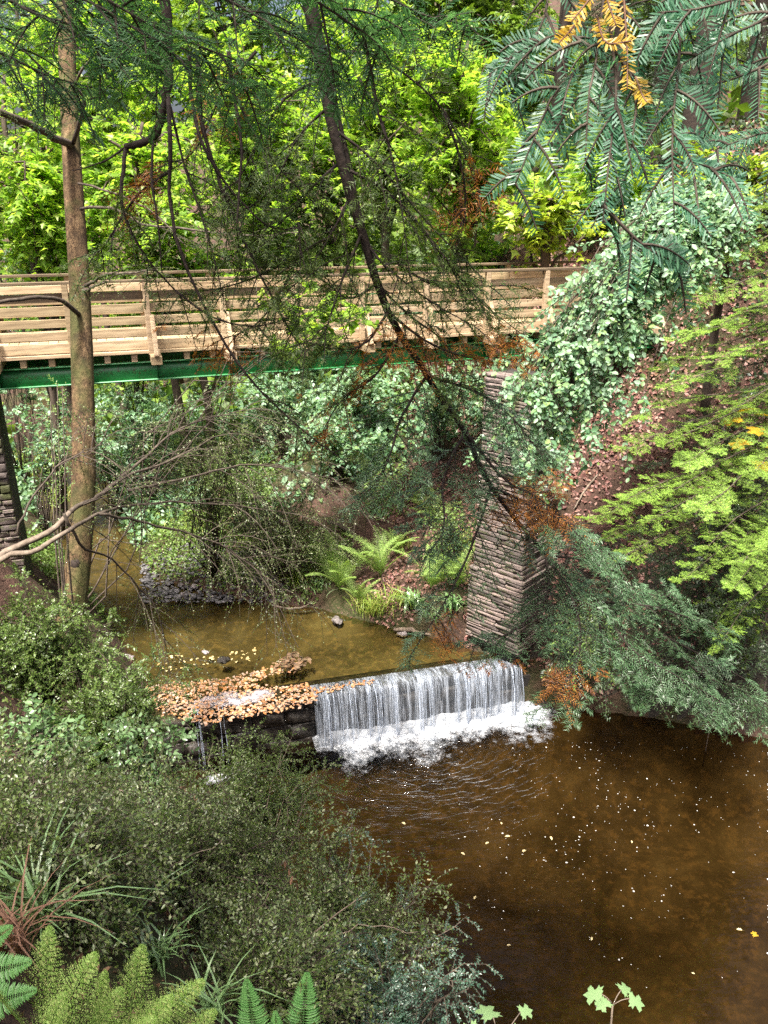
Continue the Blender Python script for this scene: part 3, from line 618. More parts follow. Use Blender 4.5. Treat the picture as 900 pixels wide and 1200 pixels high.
# the dark knot low on the trunk
m = MB(); kn = W(88, 665, 9.70); d = nz(rng.normal(0, 1, (70, 3)))
import bmesh
def lump(c, r, seed, sub=2, amp=.25):  # faceted, uneven
    b = bmesh.new(); bmesh.ops.create_icosphere(b, subdivisions=sub, radius=1); v = np.array([q.co[:] for q in b.verts]); f = np.array([[l.index for l in p.verts] for p in b.faces]); b.free()
    q = fbm(v[:, 0]*2+seed*7.3, v[:, 1]*2+v[:, 2]*1.7, seed, 3)
    pl = nz(np.random.default_rng(seed).normal(0, 1, (7, 3)))
    v = v*(1+amp*2*(q-.5))[:, None]
    for n_ in (pl if amp > .5 else []): h_ = np.maximum(v@n_-.62, 0); v = v-h_[:, None]*n_*.85
    return v*np.asarray(r)+np.asarray(c), f
m.add(*lump(kn, (.075, .04, .11), 3, 3, .35)); m.obj('knot', M['bark'], spruce, True, ORG)
# the needle twigs on the thin limbs
m = MB(); mw = MB()
ax_ = np.stack([smooth(p[0], 8) for p in (bl[0], bl[1], bl[4], bl[5], bl[3])])
sh, nn = shoots(ax_, ups(5, .2), 12, .3, 1, .55, R(60), .25); s2, n2 = shoots(sh, nn, 6, .2, 1, .22, R(50), .2)
tubes(mw, sh, np.linspace(.005, .002, 4)[None], 3); leaves(m, T_NEEDLE, np.vstack([sh, s2]), np.vstack([nn, n2]), 26, .022, .004, R(60), nj=.6)
mw.obj('twigs', M['twig'], spruce, False, ORG); m.obj('needles', M['olive'], spruce, False, ORG)
# ------------------------------------------------------------------ generic shrub / sapling / tree builders
def bush(name, label, cat, base, tips, leaf, mat, tw=(6, .35), lv=12, L=.025, Wd=.013, group=None, tp_=T_DIAMOND, stem_r=.012, sag=.2, wood='twig', t0=.3, flat=.5, lean=.3, ang=R(48), third=0, droop=.2, K=7, t_lean=R(50)):
    """stems arching from base to tips, twigs along them, small leaves along the twigs"""
    root = thing(name, label, cat, tuple(base), group)
    P = curves_to(np.asarray(base), tips, K, sag, .05*np.linalg.norm(np.asarray(tips).mean(0)-base)/1.2)
    mw = MB(); ml = MB(); n = len(P)
    tubes(mw, P, np.linspace(stem_r, stem_r*.25, K)[None]*rng.uniform(.6, 1.1, (n, 1)), 4)
    Q, N = shoots(P, nz(ups(n)*flat+rng.normal(0, .6, (n, 3))), tw[0], t0, 1, lambda t: tw[1]*(1.15-.55*t), t_lean, droop, 4, .3, roll=.6)
    tubes(mw, Q, np.linspace(stem_r*.3, stem_r*.12, 4)[None], 3)
    allQ, allN = [Q], [N]
    if third:
        Q2, N2 = shoots(Q, N, third, .2, 1, tw[1]*.45, R(45), droop, 3, .25, roll=.5); tubes(mw, Q2, np.linspace(stem_r*.16, stem_r*.08, 3)[None], 3)
        leaves(ml, tp_, Q2, nz(N2+UP*flat), lv, L, Wd, ang, .08, 1, lean, .2)
    leaves(ml, tp_, Q, nz(N+UP*flat), lv, L, Wd, ang, .08, 1, lean, .2)
    mw.obj('stems', M[wood], root, False, base); ml.obj('foliage', M[mat], root, False, base)
    return root
def dry(p):
    q = np.array(p, float); step = .1 if polydist(q[:1], q[1:2], FAR)[0] < polydist(q[:1], q[1:2], NEAR)[0] else -.1
    while inside(q[:1], q[1:2])[0]: q[1] += step
    q[1] += 2*step if np.abs(q[1]-p[1]) > .01 else 0; return q
def grounded(px, py, zc):
    """where the sight line's plan position stands on the ground"""
    p = dry(W(px, py, zc)); return A(p[0], p[1], gz(p[0], p[1]))
def blobpx(px, py, zc, rpx, rpy, n, depth=None, shell=.3, low=.6):
    c = W(px, py, zc); k = zc/F; r = (rpx*k, depth or rpx*k*.8, rpy*k); q = blob(c, r, n, shell); return q
# ---- shrubs of the near bank
def nshrub(label, px, py, zc, rx, ry, n, mat, **kw):
    h_ = hit(px, py); zh = h_[1]*CP-(h_[2]-CAMZ)*SP; zc = min(zc, zh-.25); c = grounded(px, py+ry*.6, zc+.15); kw.setdefault('third', 4)
    return bush('shrub', label, 'shrub', c, blobpx(px, py, zc, rx, ry, n, shell=.1)+rng.normal(0, .12, (n, 3))*(rng.uniform(0, 1, (n, 1)) > .5), None, mat, **kw)
B = dict(L=.023, Wd=.012, tw=(8, .42), lv=11, stem_r=.009)
nshrub('largest dark small leaved shrub sprawling over the near bank, below the weir', 215, 1010, 5.0, 185, 120, 62, 'box', **B)
nshrub('dark small leaved shrub at the pool edge with sprays reaching over the brown water', 395, 1085, 4.5, 135, 110, 56, 'box', **B)
nshrub('yellow green small leaved shrub against the foot of the spruce trunk', 45, 745, 7.2, 95, 75, 55, 'boxlight', L=.026, Wd=.015, tw=(8, .32), lv=14)
nshrub('olive green shrub between the spruce trunk and the leaf covered weir end', 130, 830, 6.9, 85, 85, 55, 'boxlight', L=.026, Wd=.014, tw=(8, .32), lv=14)
nshrub('feathery olive shrub in front of the dark dry part of the weir', 300, 925, 6.3, 75, 55, 40, 'boxlight', **B)
nshrub('bluish tipped shrub along the bottom edge beside the pool', 455, 1195, 3.9, 85, 70, 45, 'teal', L=.016, Wd=.009, tw=(8, .24), lv=16)
nshrub('dark shrub on the steep bank at the left edge between broad leaves and sedges', 60, 1035, 4.6, 95, 60, 40, 'box', **B)
nshrub('shadowy shrub low on the bank behind the bracken and sedges', 60, 985, 5.3, 110, 90, 50, 'box', **B)
nshrub('dark shrub at the bottom of the photo behind the two upright fern fronds', 300, 1175, 3.9, 110, 70, 45, 'box', **B)
bush('shrub', 'broad leaved shrub with pale glossy leaves at the left edge above the bracken', 'shrub', grounded(35, 960, 5.6), blobpx(45, 890, 5.6, 75, 80, 34), None, 'bigleaf', tw=(6, .28), lv=7, L=.055, Wd=.03, tp_=T_OVAL, stem_r=.009)
bush('shrub', 'thin leafy shrub with large pale leaves just right of the trunk foot', 'shrub', grounded(150, 880, 6.2), blobpx(165, 875, 6.2, 60, 60, 24), None, 'bigleaf', tw=(5, .25), lv=7, L=.05, Wd=.028, tp_=T_OVAL, stem_r=.008)
# long sprays that leave the shrub outlines
def sprays(label, base, tips, mat, L, Wd, r=.006):
    root = thing('shrub', label, 'shrub', tuple(base)); P = curves_to(base, tips, 9, .12, .03, .03); mw, ml = MB(), MB(); n = len(P)
    tubes(mw, P, np.linspace(r, r*.3, 9)[None], 4); Q, N = shoots(P, nz(ups(n)+rng.normal(0, .3, (n, 3))), 14, .35, 1, lambda t: .26*(1.1-.7*t), R(52), .15, 4, .2, roll=.3)
    tubes(mw, Q, np.linspace(r*.35, r*.15, 4)[None], 3); leaves(ml, T_DIAMOND, Q, N, 15, L, Wd, R(50), nj=.4); leaves(ml, T_DIAMOND, P, ups(n, .3), 40, L, Wd, R(50), .3, 1, .4)
    mw.obj('stems', M['pale'], root, False, base); ml.obj('foliage', M[mat], root, False, base)
sprays('open straggly shrub whose long sprays hang in front of the pool, left of the foam', grounded(300, 1010, 5.6), WP((365, 905, 6.0), (385, 895, 6.1), (350, 920, 5.8), (330, 880, 6.3), (372, 940, 5.7), (250, 870, 6.2), (345, 855, 6.4)), 'boxlight', .02, .01)
sprays('straggly shrub with one leafy spray reaching far out over the pool at the bottom', grounded(390, 1190, 4.3), WP((570, 1130, 4.6), (520, 1100, 4.6), (545, 1075, 4.7), (480, 1040, 4.8), (440, 985, 4.9), (415, 955, 5.0), (500, 1150, 4.3)), 'teal', .018, .009)
for lab, pts, r_ in [('dark bent branch arching through the dark shrub at lower left', WP((40, 985, 5.0), (48, 955, 5.0), (75, 932, 4.95), (110, 925, 4.9), (150, 930, 4.8)), .014), ('thin pale stick slanting through the shrub beside the pool edge', WP((330, 1120, 4.1), (370, 1090, 4.1), (410, 1060, 4.1), (430, 1045, 4.1)), .006), ('pale crossed stick in the shrub above the sword fern', WP((255, 1130, 3.9), (275, 1105, 3.9), (300, 1070, 3.9), (318, 1040, 3.95)), .006), ('thin grey stick lying across the shrub top below the weir', WP((95, 1075, 4.3), (150, 1045, 4.4), (210, 1010, 4.5), (260, 985, 4.6)), .006), ('long thin stick reaching over the pool from the shrub edge', WP((300, 1095, 4.2), (370, 1100, 4.1), (430, 1085, 4.1), (490, 1092, 4.2)), .005)]:
    P = smooth(pts, 14); P[1:-1] += rng.normal(0, .008, P[1:-1].shape); m = MB(); tubes(m, P, np.linspace(r_, r_*.4, 14), 6); c_ = P.mean(0); tag(m.obj('dead_stick', M['pale'], None, True, c_), lab, 'stick')
# ---- bare leaning shrub over the upper stream
base = grounded(-40, 700, 7.6); root = thing('leaning_shrub', 'straggling shrub with pale bent stems crossing the spruce trunk and twigs over the stream', 'shrub', tuple(base))
ls = [(WP((-40, 700, 7.6), (0, 650, 7.7), (50, 628, 7.8), (82, 600, 8.0), (112, 583, 8.4), (150, 556, 8.8), (190, 545, 9.2), (250, 512, 9.6)), .040, .008),
      (WP((-40, 700, 7.6), (0, 655, 7.6), (40, 645, 7.6), (80, 622, 7.8), (115, 602, 8.3), (170, 590, 9), (240, 590, 9.6), (330, 600, 10)), .034, .006),
      (WP((75, 602, 7.9), (95, 640, 8.2), (130, 655, 8.8), (165, 690, 9.2), (185, 715, 9.4), (195, 765, 9.6)), .016, .005),
      (WP((20, 626, 7.7), (40, 580, 7.8), (70, 545, 7.9), (100, 530, 8), (120, 520, 8.1)), .012, .004),
      (WP((112, 583, 8.4), (160, 545, 9), (215, 500, 9.6), (290, 480, 10)), .02, .006),
      (WP((115, 602, 8.3), (180, 615, 9), (260, 640, 9.6), (330, 690, 9.8)), .02, .005),
      (WP((150, 575, 8.8), (220, 560, 9.4), (300, 545, 9.8), (390, 560, 10.2)), .018, .005)]
for pts, a, b in ls:
    if a > .03: limb(root, pts[:4], a, a*.62, 12, 'pale', 'stem', base); limb(root, pts[3:], a*.62, b, 14, 'twig', 'stem', base)  # past the trunk the darker twig colour paints the stem's shade
    else: limb(root, pts, a, b, 18, 'twig', 'stem', base)
ax_ = np.stack([smooth(p[0], 10) for p in ls]+[smooth(p[0], 10) for p in ls[4:]]); mw, ml = MB(), MB()
Q, N = shoots(ax_, ups(len(ax_), .3), 12, .45, 1, .75, R(45), .45, 5, .3, roll=.6); Q2, N2 = shoots(Q, N, 7, .2, 1, .38, R(45), .35, 4, .3, roll=.6)
tubes(mw, Q, np.linspace(.006, .003, 5)[None], 3); tubes(mw, Q2, np.linspace(.003, .0016, 4)[None], 3)
leaves(ml, T_DIAMOND, Q2, N2, 14, .022, .011, R(50), nj=.5)
mw.obj('twigs', M['twig'], root, False, base); ml.obj('foliage', M['box'], root, False, base)
bush('shrub', 'fine twigged olive shrub filling the gap under the bridge right of the spruce', 'shrub', A(-3.6, 15.6, gz(-3.6, 15.6)), blobpx(245, 515, 13.6, 95, 85, 50), None, 'cover', tw=(8, .5), lv=10, L=.03, Wd=.015, third=3, stem_r=.012)
bush('shrub', 'dark fine twigged shrub overhanging the far edge of the upper stream', 'shrub', A(-2.2, 15.4, gz(-2.2, 15.4)), blob(A(-2.4, 14.6, 2.6), (1.9, 1.0, 1.1), 50), None, 'box', tw=(8, .55), lv=10, L=.035, Wd=.017, third=3, stem_r=.014)
# upright thin shoots left of the trunk
for k, (px, top, bot, zc) in enumerate([(62, 470, 640, 9.2), (70, 450, 655, 9.3), (66, 520, 640, 9.1), (76, 455, 640, 9.25)]):
    b0 = W(px+4, bot+80, zc); b0[2] = gz(b0[0], b0[1]); m = MB(); P = smooth(np.vstack([b0, W(px+3, bot, zc), W(px, (top+bot)/2, zc), W(px-3, top, zc)]), 9)
    r_ = thing('young_shoot', ['straight dark shoot just left of the spruce trunk, tallest of its cluster', 'dark upright shoot second from the trunk, hiding part of the green bank', 'short thin upright shoot between two taller shoots left of the trunk', 'thin upright shoot closest to the left side of the spruce trunk'][(0, 1, 2, 3)[k]], 'sapling', tuple(b0), 'upright shoots beside the spruce trunk')
    tubes(m, P, np.linspace(.014, .005, 9), 5); m.obj('stem', M['twig'], r_, True, b0); ml = MB(); Q, N = shoots(P[None], A([0, -1, .2]), 9, .5, 1, .22, R(35), 0, 4, .2); leaves(ml, T_DIAMOND, Q, N, 9, .03, .014, R(45)); ml.obj('foliage', M['cover'], r_, False, b0)
# ------------------------------------------------------------------ conifer boughs
def bough(name, label, axes, mats=('bark', 'yew'), r=(.03, .004), bare=(), side=(9, .45), sub=(6, .16), need=(24, .02, .003), nang=R(62), droop=.25, roll=.25, dead=0.0, t0=.15, tpn=T_NEEDLE, N0=None, cat='tree branch', nj=.25, dj=.1, subtubes=True, naxis=30, org=None, K=12, sang=R(55), deadmat='rust', lenf=None, root=None):
    """flat sprays: axes -> side shoots -> small shoots -> ranked needles; some shoots dead and orange"""
    org = (bare[0][0][0] if bare else axes[0][0]) if org is None else org
    root = root or thing(name, label, cat, tuple(org)); mw, mn, md = MB(), MB(), MB()
    rs = r if isinstance(r, list) else [r]*len(axes)
    for P, q in list(bare)+list(zip(axes, rs)):
        mb = MB(); n_ = 26 if len(P) > 5 else 14; P2 = smooth(P, n_); P2[1:-1] += rng.normal(0, q[0]*.12, P2[1:-1].shape)
        tubes(mb, P2, np.linspace(q[0], q[1], n_)*rng.uniform(.92, 1.08, n_), 8 if q[0] > .02 else 5); mb.obj('branch', M[mats[0]], root, True, org)
    AX = np.stack([smooth(a, K) for a in axes]); n = len(AX)
    N_ = ups(n, .15) if N0 is None else nz(np.broadcast_to(N0, (n, 3))+rng.normal(0, .1, (n, 3)))
    Q, N = shoots(AX, N_, side[0], t0, .98, lenf or (lambda t: side[1]*(1.1-.75*t)), sang, droop, 6, .18, roll=roll)
    tubes(mw, Q, np.linspace(.0045, .0018, 6)[None], 3)
    sets = [(Q, N, need[0])]
    if sub[0]:
        Q2, N2 = shoots(Q, N, sub[0], .12, .95, lambda t: sub[1]*(1.15-.8*t), R(48), droop*.5, 4, .12, roll=roll*.5); subtubes and tubes(mw, Q2, np.linspace(.002, .001, 4)[None], 3)
        sets.append((Q2, N2, max(6, int(need[0]*.55))))
    if naxis: sets.append((AX[:, K//3:], N_, naxis))
    for P, NN, k in sets:
        dm = (vnoise(P[:, 0, 0]*2.2, P[:, 0, 2]*2.2+P[:, 0, 1], 5) > 1-dead) if dead and P.shape[1] != K-K//3 else np.zeros(len(P), bool)
        for mm, sel in ((mn, ~dm), (md, dm)):
            if sel.any(): leaves(mm, tpn, P[sel], NN[sel], k, need[1], need[2], nang, .05, 1, nj, dj, ljit=.2)
    mw.obj('twigs', M[mats[0]], root, False, org); mn.obj('needles', M[mats[1]], root, False, org)
    if md.n: md.obj('dead_needles', M[deadmat], root, False, org)
    return root
# the long dark branch hanging through the middle
mid = WP((330, -130, 4.1), (368, 40, 4.3), (395, 170, 4.5), (425, 270, 4.7), (455, 365, 4.95), (500, 440, 5.3), (545, 505, 5.6), (575, 570, 5.8), (640, 650, 6.2), (700, 705, 6.4), (780, 745, 6.6), (880, 800, 6.8))
bough('hanging_branch', 'long dark branch curving down through the middle to sprays over the pool', [
    mid[6:], WP((545, 505, 5.6), (590, 560, 5.5), (640, 590, 5.4), (690, 640, 5.5)), WP((575, 570, 5.8), (560, 620, 5.6), (530, 690, 5.5), (480, 770, 5.5)),
    WP((640, 650, 6.2), (640, 700, 6), (600, 740, 5.9), (545, 760, 5.9)), WP((640, 650, 6.2), (670, 700, 6), (680, 760, 5.9), (650, 825, 5.8)),
    WP((700, 705, 6.4), (740, 760, 6.2), (790, 790, 6.1), (850, 825, 6.1)), WP((700, 705, 6.4), (760, 710, 6.4), (810, 725, 6.4), (850, 742, 6.4)),
    WP((640, 650, 6.2), (700, 660, 6.4), (740, 690, 6.5), (790, 700, 6.6)), WP((700, 705, 6.4), (710, 760, 6.3), (745, 790, 6.3), (760, 810, 6.2)),
    WP((500, 440, 5.3), (470, 490, 5.2), (455, 540, 5.1), (430, 580, 5.1)), WP((500, 440, 5.3), (560, 460, 5.2), (600, 490, 5.2), (640, 540, 5.2)),
    WP((545, 505, 5.6), (520, 560, 5.4), (520, 620, 5.3), (500, 650, 5.3)), WP((575, 570, 5.8), (640, 600, 6), (680, 620, 6), (720, 655, 6)), WP((780, 745, 6.6), (820, 790, 6.6), (870, 810, 6.5), (905, 850, 6.5))],
    bare=[(mid, (.035, .006))], r=[(.012, .003)]*14, side=(20, .40), sub=(9, .17), need=(26, .034, .0066), droop=.3, dead=.22, dj=.06, nj=.15, t0=.06, lenf=lambda t: .38*(1.1-.6*t))
# olive sprays with rusty ends that hang from its upper part
up_ax = [WP((400, 190, 4.6), (370, 215, 4.6), (330, 260, 4.7), (270, 300, 4.8)), WP((410, 230, 4.65), (390, 270, 4.6), (350, 330, 4.7), (300, 360, 4.8)),
         WP((430, 285, 4.75), (450, 310, 4.7), (500, 350, 4.7), (560, 385, 4.8)), WP((390, 150, 4.5), (440, 190, 4.6), (500, 260, 4.7), (570, 330, 4.8)),
         WP((420, 90, 4.4), (450, 150, 4.5), (470, 240, 4.6), (480, 330, 4.7)), WP((380, 90, 4.35), (330, 120, 4.4), (290, 190, 4.5), (260, 250, 4.6)),
         WP((455, 365, 4.95), (430, 400, 4.8), (400, 410, 4.8), (360, 400, 4.8)), WP((425, 270, 4.7), (400, 330, 4.6), (380, 390, 4.6), (350, 420, 4.6)),
         WP((400, 60, 4.3), (450, 70, 4.4), (520, 130, 4.5), (560, 220, 4.6)), WP((455, 365, 4.95), (500, 400, 4.9), (560, 420, 5), (600, 400, 5)),
         WP((390, 120, 4.5), (350, 160, 4.6), (310, 230, 4.7), (250, 260, 4.9)), WP((300, 60, 4.4), (260, 110, 4.5), (225, 180, 4.6), (170, 215, 4.7)), WP((410, 200, 4.6), (460, 230, 4.7), (520, 300, 4.8), (545, 350, 4.9)), WP((380, 280, 4.7), (330, 310, 4.8), (270, 335, 4.9), (200, 345, 5)),
         WP((445, 330, 4.9), (410, 350, 4.9), (380, 330, 4.9), (330, 300, 5)), WP((200, 200, 4.6), (160, 230, 4.7), (120, 290, 4.8), (100, 300, 4.9)), WP((470, 390, 5), (440, 440, 5), (400, 470, 5), (370, 520, 5)), WP((470, 240, 4.7), (520, 300, 4.8), (560, 350, 4.9), (612, 392, 5)), WP((455, 300, 4.8), (500, 330, 4.8), (540, 335, 4.9), (600, 335, 5)), WP((440, 330, 4.9), (480, 370, 4.9), (520, 400, 5), (545, 445, 5.1)), WP((350, 300, 4.8), (330, 340, 4.8), (300, 380, 4.9), (255, 400, 5)),
         WP((520, 130, 4.6), (540, 190, 4.7), (545, 250, 4.8), (530, 310, 4.9))]
bough('hanging_branch', 'airy olive sprays with rusty ends hanging in front of the middle of the bridge', up_ax, bare=[(WP((345, -120, 4.25), (378, 50, 4.4), (402, 160, 4.6), (430, 285, 4.8)), (.02, .012))], mats=('bark', 'olive'), r=(.010, .002), side=(14, .36), sub=(8, .15), need=(24, .030, .0072), subtubes=False, dead=.3, t0=.1, droop=.35, lenf=lambda t: .34*(1.1-.5*t), roll=.5)
# the bare, many stranded branch
st = [WP((190, -60, 4.3), (196, 40, 4.4), (197, 95, 4.4), (192, 130, 4.45), (180, 158, 4.5), (160, 170, 4.5), (148, 172, 4.5)),
      WP((148, 172, 4.5), (143, 215, 4.5), (145, 250, 4.5), (170, 300, 4.6), (205, 340, 4.7)), WP((197, 110, 4.4), (200, 170, 4.4), (199, 225, 4.5), (210, 290, 4.5), (245, 370, 4.6), (290, 440, 4.7), (350, 500, 4.8), (410, 545, 4.9)),
      WP((222, 60, 4.3), (224, 110, 4.4), (236, 165, 4.4), (265, 215, 4.5), (310, 262, 4.6), (345, 270, 4.7)), WP((232, 70, 4.35), (236, 140, 4.4), (260, 220, 4.5), (290, 290, 4.6), (330, 370, 4.7), (360, 420, 4.8)),
      WP((268, 60, 4.2), (274, 110, 4.3), (283, 170, 4.35), (280, 230, 4.4), (277, 270, 4.4)), WP((274, 110, 4.3), (300, 160, 4.4), (330, 200, 4.5), (375, 245, 4.6)),
      WP((180, 160, 4.5), (178, 210, 4.5), (185, 260, 4.5), (190, 320, 4.6)), WP((200, 125, 4.4), (215, 190, 4.5), (235, 250, 4.5), (250, 300, 4.5), (262, 350, 4.6)),
      WP((205, 340, 4.7), (250, 372, 4.7), (300, 382, 4.75), (345, 370, 4.8)), WP((430, 60, 4.4), (438, 110, 4.5), (452, 160, 4.5), (470, 190, 4.6)), WP((350, 262, 4.6), (352, 300, 4.6), (350, 350, 4.6)), WP((148, 172, 4.5), (120, 190, 4.5), (85, 200, 4.6))]
bw = [(.030, .018), (.013, .005), (.014, .004), (.013, .004), (.014, .004), (.013, .004), (.008, .003), (.009, .004), (.008, .003), (.007, .003), (.010, .003), (.006, .003), (.007, .003)]
bough('hanging_branch', 'nearly bare dark branch dividing into long drooping strands left of centre', [st[i][-4:] for i in (1, 2, 3, 4, 6, 8, 9, 11)], bare=list(zip(st, bw)), mats=('bark', 'olive'), r=(.005, .002), side=(11, .30), sub=(7, .13), need=(22, .028, .0065), subtubes=False, dead=.2, t0=.0, droop=.4, roll=.6, lenf=lambda t: .28*(1.1-.4*t))
# blue green fir sprays across the top left
ta = [WP((-60, -40, 2.5), (20, 5, 2.4), (90, 40, 2.3), (150, 85, 2.3)), WP((60, -60, 2.4), (120, -5, 2.3), (200, 40, 2.3), (290, 75, 2.3)), WP((180, -60, 2.3), (250, -10, 2.2), (330, 35, 2.2), (400, 75, 2.25)),
      WP((-80, 20, 2.7), (0, 60, 2.6), (60, 90, 2.6), (120, 105, 2.6)), WP((300, -70, 2.2), (350, -15, 2.1), (400, 20, 2.1), (445, 55, 2.15)), WP((100, -60, 2.6), (160, 20, 2.6), (220, 75, 2.6), (300, 110, 2.6)), WP((-40, -70, 2.3), (40, -25, 2.2), (120, 10, 2.2), (190, 55, 2.2)), WP((380, -80, 2.4), (430, -20, 2.4), (490, 15, 2.4), (550, 30, 2.45)), WP((-90, -20, 2.9), (-20, 30, 2.8), (40, 70, 2.8), (60, 120, 2.8))]
bough('fir_branch', 'blue green fir sprays hanging across the top left of the photo', ta, bare=[(WP((-200, -230, 2.9), (0, -190, 2.6), (200, -170, 2.4), (420, -190, 2.4)), (.03, .02))], mats=('twig', 'firgreen'), r=(.006, .002), side=(13, .22), sub=(5, .11), need=(36, .030, .0042), nj=.12, dj=.05, tpn=T_NEEDLE2, nang=R(64), droop=.35, roll=.35, dead=.06, t0=.05, naxis=60, K=12, lenf=lambda t: .21*(1.15-.55*t))
# top right: long needled hanging shoots
tr = [WP((712, -50, 1.75), (700, 60, 1.72), (690, 115, 1.7), (686, 190, 1.7)), WP((715, 30, 1.7), (722, 100, 1.68), (716, 170, 1.68), (706, 262, 1.68)), WP((700, 60, 1.72), (650, 110, 1.75), (625, 165, 1.78), (604, 215, 1.8)),
      WP((730, 70, 1.7), (745, 110, 1.7), (740, 170, 1.7), (728, 235, 1.72)), WP((800, -40, 1.7), (795, 80, 1.68), (788, 150, 1.66), (790, 255, 1.66)), WP((860, -50, 1.7), (820, 0, 1.7), (790, 35, 1.7), (750, 60, 1.72)),
      WP((960, -30, 1.7), (900, 20, 1.7), (850, 45, 1.7), (800, 75, 1.72)), WP((960, 40, 1.8), (900, 75, 1.8), (850, 95, 1.8), (800, 100, 1.82)), WP((960, -60, 1.6), (880, -10, 1.6), (820, 10, 1.6), (770, 15, 1.62)),
      WP((700, 60, 1.72), (660, 40, 1.8), (610, 60, 1.85), (570, 90, 1.9)), WP((786, 150, 1.66), (810, 185, 1.7), (840, 200, 1.72), (870, 215, 1.75)), WP((640, -60, 1.9), (640, 10, 1.9), (620, 60, 1.9), (595, 120, 1.95)), WP((706, 240, 1.68), (745, 280, 1.7), (775, 300, 1.72), (800, 310, 1.75)), WP((960, 120, 2.1), (920, 150, 2.1), (880, 160, 2.1), (840, 175, 2.1)), WP((706, 240, 1.68), (670, 290, 1.75), (640, 320, 1.8), (600, 335, 1.8))][:14]
fr = bough('fir_branch', 'fir branch of long silvery needles hanging in the top right corner', tr, bare=[(WP((620, -120, 1.9), (712, -90, 1.75), (800, -90, 1.7), (960, -120, 1.7)), (.018, .012))], mats=('twig', 'fir'), r=(.004, .0015), side=(7, .11), sub=(0, 0), need=(30, .027, .0040), nj=.12, dj=.05, tpn=T_NEEDLE2, nang=R(58), droop=.45, roll=.45, t0=.12, naxis=74, K=12, N0=A(.1, -.75, .55), lenf=lambda t: .11*(1.2-.5*t))
o_ = A(*fr.location); mm = MB(); mw = MB()
dx = np.stack([smooth(p, 8) for p in (WP((712, -30, 1.68), (690, 0, 1.66), (670, 25, 1.65)), WP((705, -20, 1.68), (715, 10, 1.66), (722, 30, 1.65)), WP((700, 20, 1.7), (710, 50, 1.66), (740, 48, 1.64)), WP((730, -20, 1.7), (735, 60, 1.68), (735, 105, 1.66)), WP((680, 20, 1.7), (665, 40, 1.68), (655, 50, 1.66)), WP((745, 90, 1.7), (752, 110, 1.69), (758, 120, 1.68)))])
tubes(mw, dx, np.linspace(.003, .0015, 8)[None], 4); leaves(mm, T_NEEDLE2, dx, np.broadcast_to(A(0, -.8, .5), (6, 3)), 46, .021, .0042, R(55), 0, 1, .3, .1)
mw.obj('dead_twigs', M['brownleaf'], fr, False, o_); mm.obj('dead_needles', M['gold'], fr, False, o_)
# ------------------------------------------------------------------ hemlock on the right
hb = W(1010, 300, 12.6); hz = gz(hb[0], hb[1]); HB = A(hb[0], hb[1], hz)
hem = thing('hemlock_tree', 'hemlock at the right edge with flat tiers of bright yellow green sprays', 'tree', tuple(HB))
m = MB(); tubes(m, smooth(np.vstack([HB-A(0, 0, .5), HB+A(.1, .1, 4), HB+A(.05, 0, 9)]), 16), np.linspace(.24, .09, 16), 10); m.obj('trunk', M['trunkbg'], hem, True, HB)
tiers = [(808, 352, 11.2, 330), (835, 425, 10.6, 395), (890, 345, 11.0, 320), (858, 482, 10.4, 450), (885, 552, 10.2, 515), (690, 612, 10.3, 560), (742, 490, 10.8, 445), (770, 430, 11.0, 400), (725, 655, 10.3, 600), (800, 680, 10.1, 630), (735, 585, 10.3, 540), (815, 600, 10.0, 555), (700, 635, 10.6, 585), (870, 660, 9.8, 615), (780, 520, 10.5, 480), (845, 380, 11.0, 350), (795, 398, 11.0, 380), (783, 455, 10.8, 420), (735, 525, 10.7, 470), (800, 545, 10.5, 490), (790, 575, 10.2, 520), (710, 600, 10.2, 545), (760, 612, 10.0, 560), (830, 640, 9.9, 575), (860, 690, 10.0, 640), (845, 755, 10.1, 690), (850, 300, 11.6, 270), (885, 250, 11.8, 215), (900, 640, 9.9, 600)]
ax_ = []
for px, py, zc, y0 in tiers:
    tip = W(px, py, zc); rt = HB+A(0, 0, max(.3, W(1010, y0, 12.6)[2]-hz))
    mid_ = (tip+rt)/2+A(0, 0, .22)+rng.normal(0, .1, 3); ax_.append(np.vstack([rt, (rt*.7+tip*.3)+A(0, 0, .16), mid_, (rt*.2+tip*.8)+A(0, 0, .12), tip]))
bough('', '', ax_, mats=('twig', 'hemlock'), r=(.022, .003), side=(28, .62), sub=(12, .15), need=(22, .034, .009), droop=.08, roll=.04, sang=R(46), nj=.2, dj=.08, t0=.3, root=hem, org=HB, subtubes=False, lenf=lambda t: .66*(1.1-.8*t)*np.minimum(1, .4+t), naxis=26, tpn=T_NEEDLE)
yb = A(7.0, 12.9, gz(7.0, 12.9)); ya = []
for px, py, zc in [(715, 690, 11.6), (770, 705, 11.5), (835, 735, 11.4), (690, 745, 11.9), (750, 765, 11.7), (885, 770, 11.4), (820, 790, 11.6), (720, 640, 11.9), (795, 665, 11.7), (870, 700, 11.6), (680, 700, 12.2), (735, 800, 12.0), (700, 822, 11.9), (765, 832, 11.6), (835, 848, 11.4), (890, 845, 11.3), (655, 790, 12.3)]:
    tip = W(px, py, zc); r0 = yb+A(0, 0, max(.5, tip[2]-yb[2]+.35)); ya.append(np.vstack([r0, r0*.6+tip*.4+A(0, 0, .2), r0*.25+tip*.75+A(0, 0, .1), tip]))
yr = thing('yew_shrub', 'dark green yew filling the shade under the hemlock tiers at the right', 'shrub', tuple(yb)); m = MB(); tubes(m, smooth(np.vstack([yb-A(0, 0, .3), yb+A(.05, 0, 1.6), yb+A(0, .1, 3.2)]), 10), np.linspace(.14, .05, 10), 8); m.obj('trunk', M['bark'], yr, True, yb)
